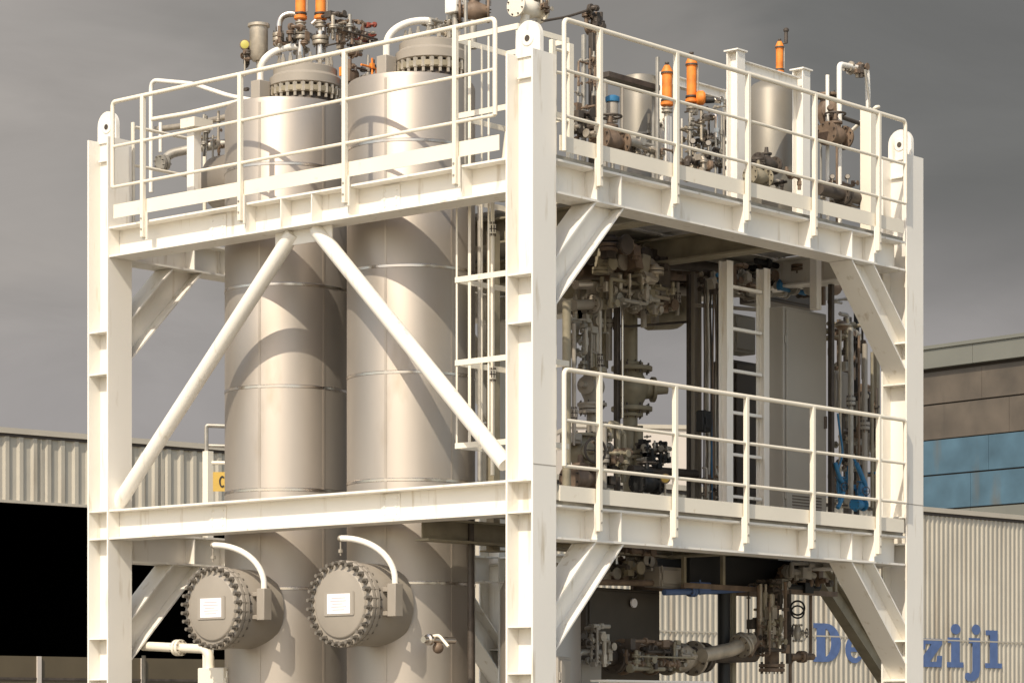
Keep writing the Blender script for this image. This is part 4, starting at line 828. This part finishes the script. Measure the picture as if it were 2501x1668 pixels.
cabinet('pale box with fittings left of the dark main', qy(1412, 1640, 1.1).x, qy(1470, 1640, 1.1).x, 1.1, 1.3, 1.2, dz(1610, 1.1, 1412), COVER, 'instrument_box', 'box', handle=False)
pipe('brown thick riser in the lower bay, hung under the rack', [qy(1885, 1430, 1.3), qy(1885, 1636, 1.3)], .075, BROWN, flanges=[(qy(1885, 1520, 1.3), Z_), (qy(1885, 1630, 1.3), Z_)])
pipe('slim brown riser left of the brown thick one', [qy(1855, 1430, 1.2), qy(1855, 1560, 1.2), qy(1830, 1600, 1.2)], .03, BROWN, .08)
tangle('brown fittings round the thick riser of the lower bay', qy(1872, 1510, 1.2), (.36, .3, .75), 30, (BROWN, DARK, PIPE, OLIVE), 85, .016)
pipe('dark slim riser right of the brown thick one', [qy(1926, 1440, 1.3), qy(1926, 1620, 1.3)], .03, DARK, flanges=[(qy(1926, 1540, 1.3), Z_)])
q0 = qy(1948, 1484, 1.15); hs = thing('hose_coil', 'black ringed hose coil right of the brown risers', 'hose', q0); MB().torus(q0, -F, .07, .010).build('coil', BLACK, hs); MB().torus(q0-Z_*.04, -F+Z_*.3, .065, .009).build('coil', BLACK, hs)
valve('small teal valve under the hose coil', qy(1948, 1545, 1.15), Z_, .03, GALV, up=V((.3, -.9, 0)), L=.16)
pipe('slim rusty pipe left of the blue letter D', [qy(1980, 1450, 1.4), qy(1980, 1600, 1.4), qy(1930, 1612, 1.4), qy(1930, 1700, 1.4)], .018, BROWN, .06)
pipe('short dark pipe with a flange left of the letter D', [qy(1930, 1603, 1.3), qy(1985, 1603, 1.3)], .035, BROWN, 0, flanges=[(qy(1958, 1603, 1.3), X_)])
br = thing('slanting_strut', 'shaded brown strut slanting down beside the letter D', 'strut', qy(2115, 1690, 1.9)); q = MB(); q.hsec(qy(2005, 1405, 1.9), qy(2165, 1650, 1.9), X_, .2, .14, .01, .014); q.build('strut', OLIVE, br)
sb = thing('skid_beam', 'bright white beam end at the bottom edge of the lower bay', 'beam', (qy(1463, 1700, .6).x, .6, 1.5)); q = MB(); a = qy(1463, 1659, .6); b = qy(1720, 1659, .6); q.hsec((a.x, .6, a.z-.1), (b.x, .6, a.z-.1), Z_, .2, .2); q.build('beam_section', WHITE, sb)
# lower left, on and before the tanks
pipe('pink white flanged pipe before the knee brace at the lower left', [qx(350, 1577, .55), qx(500, 1584, .55), qx(512, 1600, .55), qx(512, 1700, .55)], .045, CREAM, .06, flanges=[(qx(437, 1581, .55), Y_)])
pipe('thin rod end leading to the pink white pipe', [qx(277, 1586, .3), qx(348, 1580, .5)], .012, PIPE, 0)
pipe('rust coloured strap pipe on the left column', [qx(294, 1622, .35), qx(294, 1720, .35)], .022, mat('rust', (.32, .12, .05), .8, var=.3, scale=12), 0)
pipe('slim grey standpipe under the pink white pipe', [qx(351, 1600, .6), qx(351, 1720, .6)], .02, GALV)
cabinet('cream box frame below the left manway', .45, .62, qx(545, 1650, .45).y, qx(482, 1650, .45).y, 1.2, qx(500, 1630, .45).z, CREAM, 'junction_box', 'box', handle=False)
bv = thing('valve', 'small bright lever valve on the right tank, right of the right manway', 'valve', qx(1062, 1560, .36)); c = qx(1062, 1562, .33)
q = MB(); q.cyl(c+X_*.25, c-X_*.06, .03, n=12); q.lathe(c-X_*.06, -X_, [(.05, 0), (.05, .03), (.03, .04), (.03, .09)], 14); q.build('body', STEEL2, bv)
q = MB(); q.path([c+Y_*.13, c+Y_*.05+Z_*.03, c-Y_*.05+Z_*.04, c-Y_*.16-Z_*.06], .014, .03, 8); q.build('lever', CREAM, bv)
q = MB(); q.ball(c+X_*.02-Y_*.02-Z_*.07, .05, 12); q.build('trap', BROWN, bv)
# ------------------------------------------------------------------ camera, sun, world
cam = bpy.data.cameras.new('Camera'); co = bpy.data.objects.new('Camera', cam); COL.objects.link(co)
co.location = CAM; co.rotation_euler = (R(90), 0, -math.atan2(F.x, F.y))
cam.sensor_width = 36; cam.lens = FD/2501*36; cam.shift_y = (HY-834)/2501; cam.clip_end = 3000; cam.clip_start = .1
scn.camera = co
SUN = V((-1, -.31, 1.02)).normalized()
sl = bpy.data.lights.new('Sun', 'SUN'); sl.energy = 4.1; sl.angle = R(.5); sl.color = (1, .90, .74)
so = bpy.data.objects.new('Sun', sl); COL.objects.link(so); so.location = (-20, -10, 30); so.rotation_euler = SUN.to_track_quat('Z', 'Y').to_euler()
w = bpy.data.worlds.new('World'); scn.world = w; w.use_nodes = True; nt = w.node_tree; N = nt.nodes; L = nt.links; N.clear()
out = N.new('ShaderNodeOutputWorld'); bgN = N.new('ShaderNodeBackground'); L.new(bgN.outputs[0], out.inputs[0])
tc = N.new('ShaderNodeTexCoord')
sky = N.new('ShaderNodeTexSky'); sky.sky_type = 'NISHITA'; sky.sun_disc = False; sky.sun_elevation = math.asin(SUN.z); sky.sun_rotation = math.atan2(SUN.x, SUN.y)
def mth(op, a, b=None, clamp=False):
    n = N.new('ShaderNodeMath'); n.operation = op; n.use_clamp = clamp
    for i, x in enumerate((a, b)):
        if x is None: continue
        if isinstance(x, (int, float)): n.inputs[i].default_value = x
        else: L.new(x, n.inputs[i])
    return n.outputs[0]
def dot(vec):
    n = N.new('ShaderNodeVectorMath'); n.operation = 'DOT_PRODUCT'; L.new(tc.outputs['Generated'], n.inputs[0]); n.inputs[1].default_value = vec; return n.outputs['Value']
def rampn(v, els):
    r = N.new('ShaderNodeValToRGB'); L.new(v, r.inputs[0]); cr = r.color_ramp; cr.interpolation = 'EASE'
    while len(cr.elements) < len(els): cr.elements.new(.5)
    for e, (p, c) in zip(cr.elements, els): e.position = p; e.color = (*c, 1)
    return r.outputs[0]
def mixc(f, a, b):
    m = N.new('ShaderNodeMix'); m.data_type = 'RGBA'
    for s, x in (('Factor', f), ('A', a), ('B', b)):
        if isinstance(x, tuple): m.inputs[s].default_value = (*x, 1)
        elif isinstance(x, (int, float)): m.inputs[s].default_value = x
        else: L.new(x, m.inputs[s])
    return m.outputs['Result']
nz = N.new('ShaderNodeTexNoise'); nz.inputs['Scale'].default_value = 4.5; nz.inputs['Detail'].default_value = 5; nz.inputs['Distortion'].default_value = .6
mp = N.new('ShaderNodeMapping'); mp.inputs['Scale'].default_value = (1, 1, 2.6); mp.inputs['Rotation'].default_value = (.3, .25, 0); L.new(tc.outputs['Generated'], mp.inputs[0]); L.new(mp.outputs[0], nz.inputs['Vector'])
u = mth('ADD', mth('ADD', mth('MULTIPLY', dot(tuple(RT)), 2.2), .5), mth('MULTIPLY', mth('SUBTRACT', nz.outputs['Fac'], .5), .75))
base = rampn(u, [(0., (.46, .42, .375)), (.22, (.365, .34, .318)), (.48, (.262, .25, .236)), (.70, (.165, .165, .160)), (1., (.150, .150, .148))])
zz = mth('ADD', dot((0, 0, 1)), mth('MULTIPLY', mth('SUBTRACT', nz.outputs['Fac'], .5), .06))
hor = rampn(zz, [(0., (1, 1, 1)), (.115, (1, 1, 1)), (.18, (0, 0, 0)), (1., (0, 0, 0))])
cloud = mixc(mth('MULTIPLY', hor, .85), base, (.345, .325, .318))
skyc = N.new('ShaderNodeVectorMath'); skyc.operation = 'MULTIPLY'; L.new(sky.outputs[0], skyc.inputs[0]); skyc.inputs[1].default_value = (.265, .228, .190)
msk = mth('ADD', dot(tuple(F)), mth('MULTIPLY', mth('SUBTRACT', nz.outputs['Fac'], .5), .6))
mk = rampn(mth('ADD', mth('MULTIPLY', msk, .5), .5), [(0., (0, 0, 0)), (.42, (0, 0, 0)), (.68, (1, 1, 1)), (1., (1, 1, 1))])
nz2 = N.new('ShaderNodeTexNoise'); nz2.inputs['Scale'].default_value = 8; nz2.inputs['Detail'].default_value = 8; nz2.inputs['Roughness'].default_value = .6; nz2.inputs['Distortion'].default_value = .8; L.new(mp.outputs[0], nz2.inputs['Vector'])
mot = N.new('ShaderNodeVectorMath'); mot.operation = 'SCALE'; L.new(cloud, mot.inputs[0]); L.new(mth('ADD', mth('MULTIPLY', nz2.outputs['Fac'], .40), .80), mot.inputs['Scale']); cloud = mot.outputs[0]
tot = mixc(mk, skyc.outputs[0], cloud); L.new(tot, bgN.inputs['Color']); bgN.inputs['Strength'].default_value = 1.0
scn.view_settings.view_transform = 'Standard'; scn.view_settings.look = 'None'; scn.view_settings.exposure = 0; scn.view_settings.gamma = 1
